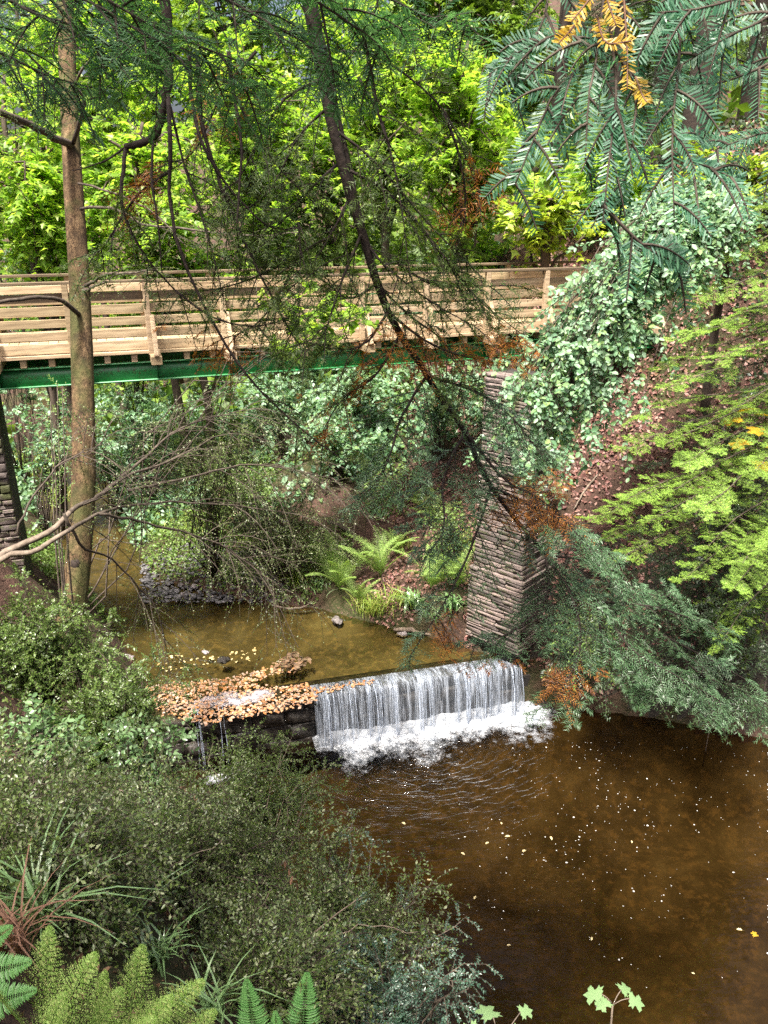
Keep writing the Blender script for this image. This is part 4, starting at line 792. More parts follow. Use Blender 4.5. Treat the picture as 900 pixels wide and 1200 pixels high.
bough('', '', ya, mats=('bark', 'dark'), r=(.018, .003), side=(22, .6), sub=(9, .2), need=(12, .05, .017), droop=.35, roll=.25, t0=.15, root=yr, org=yb, subtubes=False, lenf=lambda t: .7*(1.1-.7*t))
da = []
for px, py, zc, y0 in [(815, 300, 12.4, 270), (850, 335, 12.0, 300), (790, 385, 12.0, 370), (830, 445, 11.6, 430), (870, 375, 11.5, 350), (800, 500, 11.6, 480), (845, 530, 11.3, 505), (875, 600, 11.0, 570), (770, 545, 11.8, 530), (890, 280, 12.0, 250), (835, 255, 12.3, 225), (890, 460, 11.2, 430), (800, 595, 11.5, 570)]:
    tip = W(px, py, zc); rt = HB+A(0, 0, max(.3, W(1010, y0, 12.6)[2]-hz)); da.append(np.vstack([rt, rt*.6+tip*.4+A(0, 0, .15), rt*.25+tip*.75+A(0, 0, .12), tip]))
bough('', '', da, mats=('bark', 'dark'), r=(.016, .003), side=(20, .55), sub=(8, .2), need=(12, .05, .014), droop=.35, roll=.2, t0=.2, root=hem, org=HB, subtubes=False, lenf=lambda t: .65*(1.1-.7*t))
# ------------------------------------------------------------------ the mint leaved beech bough over the slope
bb = A(5.9, 14.6, gz(5.9, 14.6)); be = thing('beech_sapling', 'young beech with a cascade of pale blue green leaves sweeping down over the right pier', 'tree', tuple(bb))
crown0 = W(850, 235, 12.2)
tips = [(602, 520, 11.0), (592, 470, 10.9), (640, 545, 11.1), (660, 500, 11.0), (625, 575, 11.3), (690, 440, 11.0), (720, 400, 11.0), (730, 320, 10.9), (760, 370, 11), (770, 300, 11), (800, 330, 11.2), (830, 300, 11.4), (735, 262, 11.2), (790, 260, 11.3), (660, 450, 10.8), (640, 470, 10.8), (680, 400, 10.7), (860, 280, 11.7), (615, 545, 11.2), (700, 530, 11.4), (648, 430, 10.7), (690, 480, 11.1), (620, 490, 10.8), (745, 350, 10.8), (710, 375, 10.7), (675, 425, 10.7), (600, 545, 11.2), (780, 285, 11.1), (815, 300, 11.3), (630, 520, 11), (625, 455, 10.7), (608, 500, 10.9)]
mw, ml = MB(), MB()
tk = smooth(np.vstack([bb-A(0, 0, .3), bb+A(-.1, -.2, 1.6), crown0+A(.3, .3, -.6), crown0]), 12); tubes(mw, tk, np.linspace(.09, .04, 12), 8); mw.obj('trunk', M['trunkbg'], be, True, bb); mw = MB()
tips += [(600, 505, 10.9), (596, 530, 11), (612, 560, 11.1), (640, 520, 11), (665, 520, 11), (590, 470, 10.9)]; tips = [W(*t) for t in tips]; tips = tips+[t+rng.normal(0, .25, 3) for t in tips]; P = curves_to(crown0, tips, 9, .16, .06, .12); tubes(mw, P, np.linspace(.016, .004, 9)[None], 4)
Q, N = shoots(P, nz(ups(len(P))+rng.normal(0, .25, (len(P), 3))), 15, .22, 1, lambda t: .62*(1.1-.45*t), R(45), .35, 5, .2, roll=.3); tubes(mw, Q, np.linspace(.004, .0015, 5)[None], 3)
NN = nz(N*.8+A(-.25, -.75, .5)+rng.normal(0, .25, N.shape))
leaves(ml, T_LEAF4, Q, NN, 17, .078, .056, R(50), .1, 1, .5, .3, ljit=.5); mw.obj('branches', M['twig'], be, False, bb); ml.obj('foliage', M['mint'], be, False, bb)
# ------------------------------------------------------------------ woods behind the bridge
def tree(name, label, px, py, zc, rx, ry, rz, mat, nl=34, leafL=.15, group=None, trunk_r=.14, tw=(11, .95), sub=0, lv=16, tp_=T_LOBED, base=None, flat=.9, cat='tree', shell=.35):
    c = W(px, py, zc); b = A(c[0]+rng.uniform(-.5, .5), c[1]+rng.uniform(0, .8), 0); b[2] = gz(b[0], b[1])
    root = thing(name, label, cat, tuple(b), group); top = c+A(0, 0, rz*.7)
    tk = smooth(np.vstack([b-A(0, 0, .4), b*.65+c*.35+rng.normal(0, .12, 3)*A(1, 1, 0), c+rng.normal(0, .15, 3), top]), 14); mw = MB()
    tubes(mw, tk, np.linspace(trunk_r, trunk_r*.25, 14), 9); mw.obj('trunk', M['trunkbg'], root, True, b)
    tips = blob(c, (rx, ry, rz), nl, shell); f = rng.uniform(.35, .9, nl); f = np.clip(f, 0, 1); o, _ = interp(tk[None], f[None]); o = o[0]; o[:, 2] = np.minimum(o[:, 2], tips[:, 2]+.5)
    s = np.linspace(0, 1, 6)[None, :, None]; P = o[:, None]+(tips-o)[:, None]*s; P[..., 2] += .12*np.linalg.norm(tips-o, axis=1)[:, None]*np.sin(s[..., 0]*math.pi); P[:, 1:-1] += rng.normal(0, .1, P[:, 1:-1].shape)
    mw, ml = MB(), MB(); tubes(mw, P, np.linspace(trunk_r*.3, .008, 6)[None], 4)
    Q, N = shoots(P, nz(ups(nl)*2+rng.normal(0, .5, (nl, 3))), tw[0], .2, 1, lambda t: tw[1]*(1.15-.5*t), R(50), .25, 4, .25, roll=.3)
    if zc < 23: tubes(mw, Q, np.linspace(.008, .003, 4)[None], 3)
    leaves(ml, tp_, Q, nz(N+UP*flat), lv, leafL, leafL*.95, R(58), .12, 1, .38, .25, ljit=.35)
    mw.obj('limbs', M['trunkbg'], root, False, b); ml.obj('crown', M[mat], root, False, b); return root
tree('sycamore_tree', 'lime leaved sycamore behind the left end of the bridge, left of the spruce trunk', 20, 190, 19, 2.6, 2.2, 2.6, 'lime', 42)
tree('sycamore_tree', 'low bright sycamore filling the corner between handrail and spruce trunk at the left edge', 28, 245, 17.5, 1.7, 1.5, 1.3, 'lime', 30)
tree('sycamore_tree', 'bright sycamore directly right of the spruce trunk and above the handrail', 175, 225, 18, 2.2, 2, 2.0, 'lime', 40)
tree('sycamore_tree', 'broad bright sycamore behind the drooping bare strands, left of the curved dark branch', 290, 170, 20, 2.8, 2.2, 2.8, 'lime', 46)
tree('sycamore_tree', 'tall lime sycamore crown seen through and right of the curved dark branch', 450, 120, 19, 2.2, 2, 2.6, 'lime', 44)
tree('sycamore_tree', 'brightest yellow green sycamore in tiers above the right half of the bridge', 545, 150, 17, 2.1, 1.8, 2.3, 'lime', 46)
tree('sycamore_tree', 'low yellowing sycamore boughs hanging over the right end of the handrail', 645, 255, 15.0, 1.3, .7, .4, 'yellow', 16, leafL=.16, tw=(8, .6), lv=10)
tree('sycamore_tree', 'lime sycamore layer under the silvery fir needles at the upper right', 720, 225, 17.5, 2.0, 1.6, .9, 'lime', 26)
tree('sycamore_tree', 'thin spread of lime leaves near the right edge, above the hemlock tiers', 850, 225, 15, 1.5, 1.2, .45, 'yellow', 14, lv=9)
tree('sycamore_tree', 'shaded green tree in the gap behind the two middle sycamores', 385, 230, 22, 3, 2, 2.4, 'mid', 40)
tree('sycamore_tree', 'shaded green tree at the back between the spruce trunk and the left edge', 90, 120, 25, 3.2, 2.4, 3.4, 'lime', 46, leafL=.18)
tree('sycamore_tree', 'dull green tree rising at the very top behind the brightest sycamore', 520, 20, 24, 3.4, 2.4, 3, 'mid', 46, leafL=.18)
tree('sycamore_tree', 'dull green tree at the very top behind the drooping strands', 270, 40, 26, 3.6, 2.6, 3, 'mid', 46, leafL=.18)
tree('sycamore_tree', 'low lime sapling crown showing through the bridge rails left of centre', 230, 330, 19.5, 2.6, 1.6, 1.2, 'lime', 30, leafL=.14)
bb_ = A(-4.7, 10.5, gz(-4.7, 10.5)); bush('sapling', 'thin sapling whose yellow green leaves hang in front of the middle of the green beam', 'sapling', bb_, blob(W(392, 385, 10.9), (.5, .3, .6), 7, .2), None, 'lime', tw=(7, .4), lv=8, L=.13, Wd=.12, tp_=T_MAPLE, stem_r=.014, t0=.8, K=10, sag=.16, flat=1.2)
for k, (px, py, zc, lab) in enumerate([(190, 60, 31, 'pale green tree far behind above the drooping strands'), (400, 30, 30, 'pale green tree far behind at the top of the curved branch'), (40, 40, 30, 'pale green tree far behind at the top left corner'), (170, 5, 29, 'pale green tree at the very top right of the spruce trunk'), (310, 110, 29, 'pale green tree far behind in the middle of the wood')]):
    tree('sycamore_tree', lab, px, py, zc, 4, 2.6, 3.6, 'lime', 50, leafL=.2, tw=(9, 1.2), lv=14)
def conifer(label, px, zc, r0, py_low, mat='dark', n=16, ln=2.3, top=7):
    c = W(px, 300, zc); b = A(c[0], c[1], gz(c[0], c[1])); root = thing('dark_conifer', label, 'tree', tuple(b)); hl = max(.8, W(px, py_low, zc)[2]-b[2])
    mw = MB(); tk = smooth(np.vstack([b-A(0, 0, .5), b+A(.05, 0, hl), b+A(.1, .1, hl+top*.6), b+A(.1, .1, hl+top)]), 16); tubes(mw, tk, np.linspace(r0*1.15, r0*.25, 16)*(1+rng.normal(0, .03, 16)), 12); mw.obj('trunk', M['bark'] if mat == 'dark' else M['trunkbg'], root, True, b)
    h = rng.uniform(hl, hl+top*.95, n); az = rng.uniform(0, 2*math.pi, n); l = ln*(1.1-.75*(h-hl)/top)*rng.uniform(.7, 1.1, n); o = np.stack([np.full(n, b[0]+.05), np.full(n, b[1]+.03), b[2]+h], 1)
    s = np.linspace(0, 1, 6)[None, :, None]; P = o[:, None]+s*np.stack([np.cos(az)*l, np.sin(az)*l, -.18*l], 1)[:, None]; P[..., 2] += .15*l[:, None]*np.sin(s[..., 0]*math.pi)
    mw, ml = MB(), MB(); tubes(mw, P, np.linspace(.03, .006, 6)[None], 4); Q, N = shoots(P, ups(n, .15), 14, .15, 1, lambda t: .8*(1.1-.7*t), R(55), .3, 4, .2, roll=.3)
    Q2, N2 = shoots(Q, N, 6, .15, .95, .28, R(48), .2, 3, .2, roll=.2)
    leaves(ml, T_NEEDLE, Q, N, 24, .06, .022, R(58), nj=.4); leaves(ml, T_NEEDLE, Q2, N2, 12, .05, .02, R(58), nj=.4)
    mw.obj('limbs', M['bark'], root, False, b); ml.obj('crown', M['dark'], root, False, b)
conifer('dark conifer trunk standing behind the longest hanging silver needles at the upper right', 795, 17.5, .27, 40)
conifer('dark conifer trunk close to the right edge above the hemlock', 888, 17, .24, 60)
conifer('deep shadowed conifer at the top between the sycamores and the fir branch', 640, 25, .28, 210, n=24, ln=3)
conifer('dark conifer far up the slope behind the top right fir sprays', 750, 24, .3, 160, n=26, ln=3.2)
conifer('dark conifer at the top right corner behind the hemlock crown', 850, 23, .3, 120, n=24, ln=3)
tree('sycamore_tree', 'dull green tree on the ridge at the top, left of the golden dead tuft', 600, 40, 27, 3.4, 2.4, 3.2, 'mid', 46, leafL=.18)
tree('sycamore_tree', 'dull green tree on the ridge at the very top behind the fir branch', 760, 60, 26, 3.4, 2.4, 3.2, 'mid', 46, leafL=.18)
conifer('slim dark conifer behind the beech cascade where the bridge meets the slope', 700, 20, .2, 215, n=18, ln=1.8)
bt = A(-3.2, -4.5, gz(-3.2, -4.5)); st_ = thing('added_shade_tree', 'unseen tree added behind the viewpoint so that its crown shades the near bank', 'tree', tuple(bt)); mw = MB()  # added out of view, crown shaped to shade near bank and hanging branches
tk = smooth(np.vstack([bt-A(0, 0, .5), bt+A(.2, .3, 3), A(-2.6, -3, 12.5), A(-2, -1.5, 15)]), 14); tubes(mw, tk, np.linspace(.38, .1, 14), 12); mw.obj('trunk', M['trunkbg'], st_, True, bt)
tips = blob(A(-1.2, 3.0, 13.8), (4.6, 2.0, 1.4), 26, .2); P = curves_to(A(-2.6, -3, 12.0), tips, 7, .1, .15, .2); mw, ml = MB(), MB(); tubes(mw, P, np.linspace(.06, .01, 7)[None], 4)
Q, N = shoots(P, ups(26, .3), 9, .6, 1, lambda t: 1.0*(1.1-.4*t), R(50), .2, 4, .25, roll=.3); leaves(ml, T_DIAMOND, Q, N, 13, .17, .13, R(55), .1, 1, .35, .25); mw.obj('limbs', M['trunkbg'], st_, False, bt); ml.obj('crown', M['mid'], st_, False, bt)
# young mint green growth under and beyond the bridge
def sapling(label, px, py, zc, rx, rz, mat, n=22, L=.10, tw=(7, .5)):
    c = W(px, py, zc); b = dry(c+A(0, .2, 0)); b[2] = gz(b[0], b[1]); c[2] = max(c[2], b[2]+.35)
    return bush('sapling', label, 'sapling', b, blob(c, (rx, rx*.7, rz), n, .2), None, mat, tw=tw, lv=9, L=L, Wd=L*.66, tp_=T_OVAL, stem_r=.014, flat=1.1, lean=.35)
sapling('pale blue green sapling in the sunlit gap right of the left pier', 62, 485, 20, 1.2, .8, 'mint', 30)
sapling('pale green sapling seen between the spruce trunk and the left pier, low down', 110, 520, 19, 1.0, .6, 'mint', 22)
sapling('pale green leafy growth directly right of the spruce trunk under the beam', 165, 470, 19.5, 1.3, .6, 'mint', 28)
sapling('mint green sapling under the middle of the bridge, left of the curved branch', 330, 455, 19, 1.5, .6, 'mint', 32)
sapling('mint green sapling under the bridge just right of the curved dark branch', 420, 455, 18.5, 1.3, .55, 'mint', 30)
sapling('low mint bush between the brown litter and the green beam', 395, 510, 17.8, 1.2, .45, 'mint', 26)
sapling('small bright sapling high on the bank beside the right pier top', 515, 465, 17.0, .7, .5, 'mint', 18)
sapling('shaded bush on the bank crest beneath the fine twigged shrub', 285, 560, 17.5, 1.3, .5, 'cover', 26, .07)
sapling('shaded green bush sloping to the water left of the bright ferns', 330, 620, 16.2, 1.0, .4, 'cover', 24, .055)
sapling('green bush hugging the foot of the right pier on its left', 528, 610, 15.0, .55, .35, 'cover', 18, .05)
sapling('dark leafy bush under the hemlock tiers at the right edge', 880, 720, 12.6, .9, .6, 'mid', 26, .07)
sapling('dark trailing bush on the undercut bank right of the waterfall', 700, 770, 12.6, .9, .35, 'cover', 22, .05)
for k, (px, py, zc) in enumerate([(15, 300, 22), (140, 300, 22), (330, 300, 22), (470, 300, 21), (560, 290, 20)]):
    sapling(['leafy sapling behind the handrail at the left edge', 'leafy sapling behind the handrail right of the spruce trunk', 'leafy sapling behind the rail under the drooping strands', 'leafy sapling behind the rail crossed by the curved branch', 'leafy sapling behind the rail near its right end'][k], px, py, zc, 1.6, 1.2, ['mint', 'lime', 'lime', 'lime', 'lime'][k], 30, .14)
# ------------------------------------------------------------------ scattered cover
def spread(name, label, n, xr, yr, mask, L, Wd, mat, tp_=T_DIAMOND, tilt=.35, hgt=0.0, kind='stuff', jit=.4):
    x = rng.uniform(*xr, n); y = rng.uniform(*yr, n); k = ~inside(x, y); x, y = x[k], y[k]; k = mask(x, y) > rng.uniform(0, 1, len(x)); x, y = x[k], y[k]
    nr = nz(Hn(x, y)+rng.normal(0, tilt, (len(x), 3))); p = np.stack([x, y, H(x, y)+.012], 1)+UP*(hgt*rng.uniform(0, 1, len(x))**1.5)[:, None]
    d = nz(rng.normal(0, 1, p.shape)); Ls = L*rng.uniform(1-jit, 1+jit, len(x)); m = MB(); scatter(m, tp_, p, d, nr, Ls, Ls*Wd/L, 0); return tag(m.obj(name, M[mat]), label, kind=kind)
spread('leaf_litter', 'reddish brown fallen leaves on the steep right slope', 60000, (1.5, 9), (12.4, 22), lambda x, y: .25+.75*sst(.36, .55, fbm(x*.8, y*.8, 31)), .085, .05, 'litter')
spread('leaf_litter', 'brown fallen leaves on the far bank below the bridge', 34000, (-5, 2), (13.8, 20), lambda x, y: sst(.40, .58, fbm(x*.7, y*.7, 33)+.06*(x+1)), .075, .045, 'litter')
spread('leaf_litter', 'brown fallen leaves under the shrubs of the near bank', 30000, (-6, 3.5), (.8, 10), lambda x, y: .8+0*x, .036, .02, 'litterbrown', T_LEAF4, .6)
spread('ground_cover', 'low green plants on the far bank beside the stream', 60000, (-8, 2.2), (13.8, 21), lambda x, y: sst(.44, .56, fbm(x*.9, y*.9, 35)-.035*(x+1)), .065, .04, 'cover', tilt=.5, hgt=.22)
spread('ground_cover', 'pale leafy undergrowth on the flat ground beyond the bridge', 52000, (-14, 3), (17, 32), lambda x, y: sst(.32, .5, fbm(x*.5, y*.5, 37)), .16, .11, 'mint', tp_=T_DIAMOND, tilt=.45, hgt=.55)
spread('ground_cover', 'ivy and seedlings on the steep right slope', 16000, (2.4, 10), (12.6, 24), lambda x, y: sst(.52, .64, fbm(x*.9, y*.9, 39)), .07, .05, 'cover', tilt=.5, hgt=.15)
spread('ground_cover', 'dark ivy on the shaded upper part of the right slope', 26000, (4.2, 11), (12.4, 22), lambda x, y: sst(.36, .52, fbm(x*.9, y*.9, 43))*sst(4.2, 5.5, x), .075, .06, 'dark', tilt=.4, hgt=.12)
spread('ground_cover', 'dark leafy plants under the near bank shrubs', 30000, (-7, 2.5), (3, 11), lambda x, y: sst(.35, .6, fbm(x*1.1, y*1.1, 41)), .04, .024, 'box', tilt=.5, hgt=.28)
spread('undergrowth', 'distant green wood floor seen between the trees', 26000, (-30, 30), (22, 60), lambda x, y: .9+0*x, .42, .3, 'mid', tp_=T_DIAMOND, tilt=.6, hgt=1.6)
# ------------------------------------------------------------------ grass and ferns
def blades(n, h, wd, mat, spread_=.12, arch=.7, seg=5, up=.9):
    m = MB(); az = rng.uniform(0, 2*math.pi, n); l = h*rng.uniform(.55, 1.15, n); t = np.linspace(0, 1, seg)[None]; out = (rng.uniform(.25, 1, n)*arch)[:, None]*l[:, None]
    o = rng.normal(0, spread_, (n, 2)); r_ = out*t**1.7; zz = l[:, None]*(up*t-.45*arch*t**2.4)
    c = np.stack([o[:, :1]+np.cos(az)[:, None]*r_, o[:, 1:]+np.sin(az)[:, None]*r_, zz], -1); s = np.stack([-np.sin(az), np.cos(az), 0*az], -1)[:, None]; w_ = wd*np.array([.7, 1, .9, .6, .05])[None, :, None]*rng.uniform(.7, 1.2, (n, 1, 1))
    v = np.stack([c-s*w_/2, c+s*w_/2], 2).reshape(n, -1, 3); f = []
    for i in range(seg-1): a = 2*i; f += [(a, a+1, a+3), (a, a+3, a+2)]
    m.add(v, np.array(f)[None]+(np.arange(n)*2*seg)[:, None, None]); return m
def tuft(label, p, n, h, wd, mat, group=None, **kw):
    r_ = thing('grass_tuft', label, 'grass tuft', tuple(p), group); o = blades(n, h, wd, mat, **kw).obj('foliage', M[mat], r_); return r_
tuft('bright yellow green grass tuft overhanging the stream edge beside the pale ferns', hit(437, 716), 240, .55, .014, 'grass', spread_=.16, arch=.9)
tuft('dark green strap leaved tuft just right of the bright grass', hit(485, 712), 90, .5, .03, 'rush', spread_=.1, arch=1.0)
tuft('strap leaved tuft at the water edge close to the right pier foot', hit(532, 715), 90, .5, .03, 'rush', spread_=.1, arch=1.0)
tuft('small grass tuft on the bank above the pale ferns', hit(470, 640), 120, .35, .012, 'grass', arch=.8)
tuft('green grass patch on the low bank behind the leaning shrub, left of the ferns', hit(250, 612), 260, .3, .014, 'grass', spread_=.5)
tuft('tall yellowish grass clump on the far stream bank right of the left pier', hit(32, 552), 300, .9, .03, 'grass', spread_=.5)
tuft('second green grass clump farther along the far stream bank, near the spruce trunk', hit(70, 590), 240, .6, .025, 'grass', spread_=.5)
tuft('grass tuft hanging beside the dark slate of the right pier shaft', hit(655, 520), 70, .6, .014, 'grass', arch=1.1)
def frondmesh(name, L, mat, pairs=16, pin=12, width=.32, arch=.35, tri=True, simple=False):
    """one fern frond along +Y with a pinnate blade, arching over"""
    m = MB(); t = np.linspace(0, 1, 14); mid_ = np.stack([0*t, L*t*(1-.12*t), L*arch*(1.1*t-1.35*t**2.2)], 1); tubes(m, mid_, np.linspace(.006, .0015, 14)*L, 4)
    P = mid_[None]; tt = np.linspace(.16 if not simple else .05, .97, pairs)[None]; pos, tan = interp(P, tt); pos, tan = pos[0], tan[0]; tq = tt[0]
    wd = L*width*(1.02-tq)**(.75 if simple else .85)*np.minimum(1, .45+3.5*(tq-tq[0]+.02))*1.12
    for sg in (-1, 1):
        d = nz(tan*(.42 if not simple else .3)+A(sg, 0, 0)+rng.normal(0, .04, tan.shape)); n_ = nz(np.cross(A(1, 0, 0), tan)); n_ = np.where(n_[:, 2:] < 0, -n_, n_)
        if simple: scatter(m, T_OVAL, pos, d, n_, wd, L*.037); continue
        Q = pos[:, None]+wd[:, None, None]*(np.linspace(0, 1, 5)[None, :, None]*d[:, None]); Q[..., 2] -= .16*wd[:, None]*np.linspace(0, 1, 5)[None]**2
        leaves(m, T_DIAMOND, Q, n_, pin*2, L*.030, L*.0125, R(64), .03, .98, .12, .08, ljit=.15, tap=.72)
    return m.mesh(name, M[mat])
fr_b = [frondmesh('frond', 1, 'fern', arch=a, width=w_) for a, w_ in ((.35, .26), (.5, .30), (.2, .24))]
fr_s = [frondmesh('frond', 1, 'sword', pairs=30, width=.24, arch=.3, simple=True), frondmesh('frond', 1, 'sword', pairs=28, width=.26, arch=.42, simple=True)]
def fern(label, p, n, L, meshes, el=(35, 65), az=None, group=None):
    r_ = thing('fern', label, 'fern', tuple(p), group); 
    for k in range(n):
        a = rng.uniform(0, 2*math.pi) if az is None else az[k]; child('frond', meshes[rng.integers(len(meshes))], r_, (math.sin(-a)*-.02, .02*math.cos(a), 0), (R(rng.uniform(*el)), rng.normal(0, .12), a), (L*rng.uniform(.8, 1.15),)*3)
    return r_
fern('pale green fern on the far bank at the water, left of the bright grass', hit(398, 692), 16, 1.25, fr_b)
fern('upright darker fern on the far bank above the bright grass tuft', hit(446, 676), 14, 1.2, fr_b, (45, 70))
fern('light fern on the far bank halfway between bright grass and right pier', hit(505, 690), 14, 1.15, fr_b)
fern('light green fern touching the left side of the right pier', hit(536, 688), 12, 1.05, fr_b)
fern('fern on the brown far bank higher up, beside the right pier', hit(510, 612), 9, .85, fr_b)
from mathutils import Matrix
def zhit(px, py):
    h_ = hit(px, py, .8); return h_[1]*CP-(h_[2]-CAMZ)*SP
def frondplant(label, fronds, meshes, lift=.22):
    """fern whose fronds rise from the bank towards given tips"""
    bx_, by_ = fronds[0][0]; b = hit(bx_, by_, .8); r_ = thing('fern', label, 'fern', tuple(b), None)
    for (a, t_, roll) in fronds:
        z0_ = zhit(*a); p = W(a[0], a[1], z0_-.03); q = W(t_[0], t_[1], max(.9, z0_-lift)); y = nz(q-p); n_ = nz(A(0, -.55, .75)+A(roll, 0, 0)); x = nz(np.cross(y, n_)); n_ = np.cross(x, y); Lf = np.linalg.norm(q-p)*1.12
        o = bpy.data.objects.new('frond', meshes[rng.integers(len(meshes))]); COL.objects.link(o); o.parent = r_; mt = Matrix(np.column_stack([x, y, n_]).tolist()).to_4x4()*1.0; mt = Matrix(np.column_stack([x*Lf, y*Lf, n_*Lf]).tolist()).to_4x4(); mt.translation = Vector(p-b); o.matrix_local = mt
fr_f = [frondmesh('frond', 1, 'fern', arch=a, width=w_, pairs=19, pin=13) for a, w_ in ((.10, .25), (.16, .29), (.06, .23))]
fr_sf = [frondmesh('frond', 1, 'sword', pairs=30, width=.24, arch=a, simple=True) for a in (.06, .12)]
frondplant('largest bracken clump in the bottom left corner', [((75, 1225), (52, 1092), -.1), ((60, 1225), (-15, 1150), -.4), ((50, 1230), (110, 1120), .2), ((10, 1240), (-30, 1190), -.3), ((85, 1235), (140, 1165), .4), ((40, 1250), (75, 1165), 0)], fr_f)
frondplant('bracken clump with light fronds right of the corner clump', [((150, 1235), (165, 1110), 0), ((140, 1230), (238, 1150), .3), ((165, 1240), (250, 1190), .5), ((120, 1240), (120, 1140), -.2), ((130, 1250), (200, 1170), .2), ((110, 1250), (180, 1195), .2)], fr_f)
frondplant('pair of stiff upright sword fern fronds at the bottom edge', [((304, 1235), (288, 1146), -.1), ((352, 1240), (360, 1138), .1), ((330, 1250), (322, 1185), 0)], fr_sf, .08)
frondplant('teal fern frond tips at the left edge above the bracken', [((-45, 1150), (38, 1126), 0), ((-40, 1185), (42, 1160), .2), ((-45, 1130), (15, 1085), 0)], fr_sf, .1)
def sedge(label, px, py, n, h, wd, mat):
    p = hit(px, py, .8); r_ = thing('sedge_clump', label, 'sedge', tuple(p)); me = [blades(1, h, wd, mat, spread_=0, arch=a).mesh('blade', M[mat]) for a in (.7, .9, 1.1, .8, 1.0)]
    for k in range(n): child('blade', me[k % 5], r_, (*rng.normal(0, .03, 2), 0), (0, 0, rng.uniform(0, 6.28)), (rng.uniform(.75, 1.2),)*3)
sedge('tall sedge clump with pale arching blades behind the bracken at lower left', 50, 1095, 60, .50, .011, 'rush')
sedge('sedge clump with pale arching blades left of the brown hanging bunch', 130, 1100, 50, .44, .010, 'rush')
sedge('sedge clump between the bracken and the dark shrub, right of the tall one', 185, 1140, 46, .36, .010, 'rush')
sedge('dark glossy sedge clump right of the bracken at the bottom', 250, 1190, 40, .30, .010, 'rush')
sedge('withered reddish sedge tangle at the left edge beside the bracken', 15, 1120, 46, .4, .008, 'brownleaf')
for lab, px, py, mt, n_, h in [('strap leaved tuft left of the pale ferns above the dark bank', 372, 690, 'rush', 70, .4), ('low grass tuft between the two lowest ferns', 470, 705, 'grass', 110, .35), ('grass tuft on the dark bank at the bend left of the ferns', 345, 680, 'grass', 110, .35), ('green strap leaved tuft above the driftwood pole', 510, 725, 'rush', 70, .4), ('mixed grass tuft high on the bank near the pier', 545, 640, 'grass', 110, .4), ('pale grass tuft under the twiggy shrub on the far bank', 300, 640, 'grass', 130, .4)]: tuft(lab, hit(px, py), n_, h, .018, mt, spread_=.15, arch=.95)
fern('small pale fern beside the dead branch on the far bank', hit(465, 650), 9, .7, fr_b); fern('pale fern low on the bank just left of the bright grass', hit(420, 705), 10, .7, fr_b); fern('fern above the stream bend under the shaded bush', hit(360, 650), 9, .7, fr_b)
# hanging bunches of withered leaves in the near shrub
for k, (px, py, zc) in enumerate([(198, 1070, 4.2), (228, 1095, 4.1), (122, 1085, 3.9), (345, 1030, 4.4), (270, 1098, 4.1), (185, 1150, 3.4)]):
    c = W(px, py, zc); r_ = thing('withered_sprig', ['largest bunch of hanging brown leaves in the dark shrub', 'brown dead sprig hanging right of the largest brown bunch', 'brown dead sprig above the bracken on the left', 'single pale brown curled sprig near the pool side of the shrub', 'small brown sprig low in the shrub above the sword fern', 'reddish dead sprig among the sedge blades'][k], 'dead sprig', tuple(c))
    mw = MB(); P = smooth(np.vstack([c+A(-.05, .03, .10), c, c+A(.03, 0, -.1)]), 6); tubes(mw, P, .002, 4); mw.obj('stem', M['twig'], r_, False, c); me = None
    for q in range((9, 6, 7, 4, 4, 8)[k]):
        if me is None: mm = MB(); scatter(mm, T_OVAL, A([0, 0, 0]), A([0, 1, 0]), A([0, 0, 1]), 1, .32); me = mm.mesh('leaf', M['brownleaf'])
        child('leaf', me, r_, tuple(P[min(5, q % 6)]-c), (R(-70+rng.uniform(-25, 25)), 0, rng.uniform(0, 6.28)), (rng.uniform(.045, .075),)*3)
# maple seedlings at the bottom of the frame
def maplemesh(name, mat):
    o = np.array([(0, 0), (-.06, .2), (.02, .3), (-.08, .52), (.12, .42), (.2, .58), (.3, .36), (.42, .26), (.55, .46), (.68, .44), (.66, .58), (.84, .36), (.78, .2), (.9, .12), (1.08, 0)])
    o = np.vstack([o, o[1:-1][::-1]*A(1, -1)]); v = np.column_stack([o, -.10*np.abs(o[:, 1])-.10*(o[:, 0]-.4)**2]); m = MB(); n = len(o)
    m.add(np.vstack([v, [[.35, 0, .03]]]), [(n, (i+1) % n, i) if False else (n, i, (i+1) % n) for i in range(n)]); return m.mesh(name, M[mat])
M['maple'] = leafmat('maple_seedling_leaf', [(.16, .28, .10), (.24, .36, .17), (.20, .30, .12)], .35, .35, .6)
mpl = maplemesh('leaf', 'maple'); mplp = maplemesh('leaf', 'paleleaf'); mplg = maplemesh('leaf', 'gold')
def seedling(label, base_px, lvs, name='maple_seedling', cat='seedling', mesh=mpl, base=None):
    b = W(*base_px); b[2] = gz(b[0], b[1]) if base is None else base; r_ = thing(name, label, cat, tuple(b)); m = MB(); st_ = W(*base_px); tubes(m, smooth(np.vstack([b, (b+st_)/2+A(.03, .02, 0), st_]), 8), np.linspace(.008, .004, 8), 5)
    for px, py, zc, L, yaw in lvs:
        p = W(px, py, zc); tubes(m, smooth(np.vstack([st_, (st_+p)/2+A(0, 0, .01), p]), 5), .0022, 4); child('leaf', mesh, r_, tuple(p-b), (R(rng.uniform(-15, 15)), R(rng.uniform(5, 25)), R(yaw)), (L,)*3)
    m.obj('stem', M['pale'], r_, True, b)
seedling('maple seedling with four pale lobed leaves over the pool at the bottom right', (718, 1178, 3.3), [(705, 1165, 3.3, .075, 160), (712, 1172, 3.25, .06, -150), (728, 1160, 3.32, .06, 30), (738, 1170, 3.28, .065, -10)])
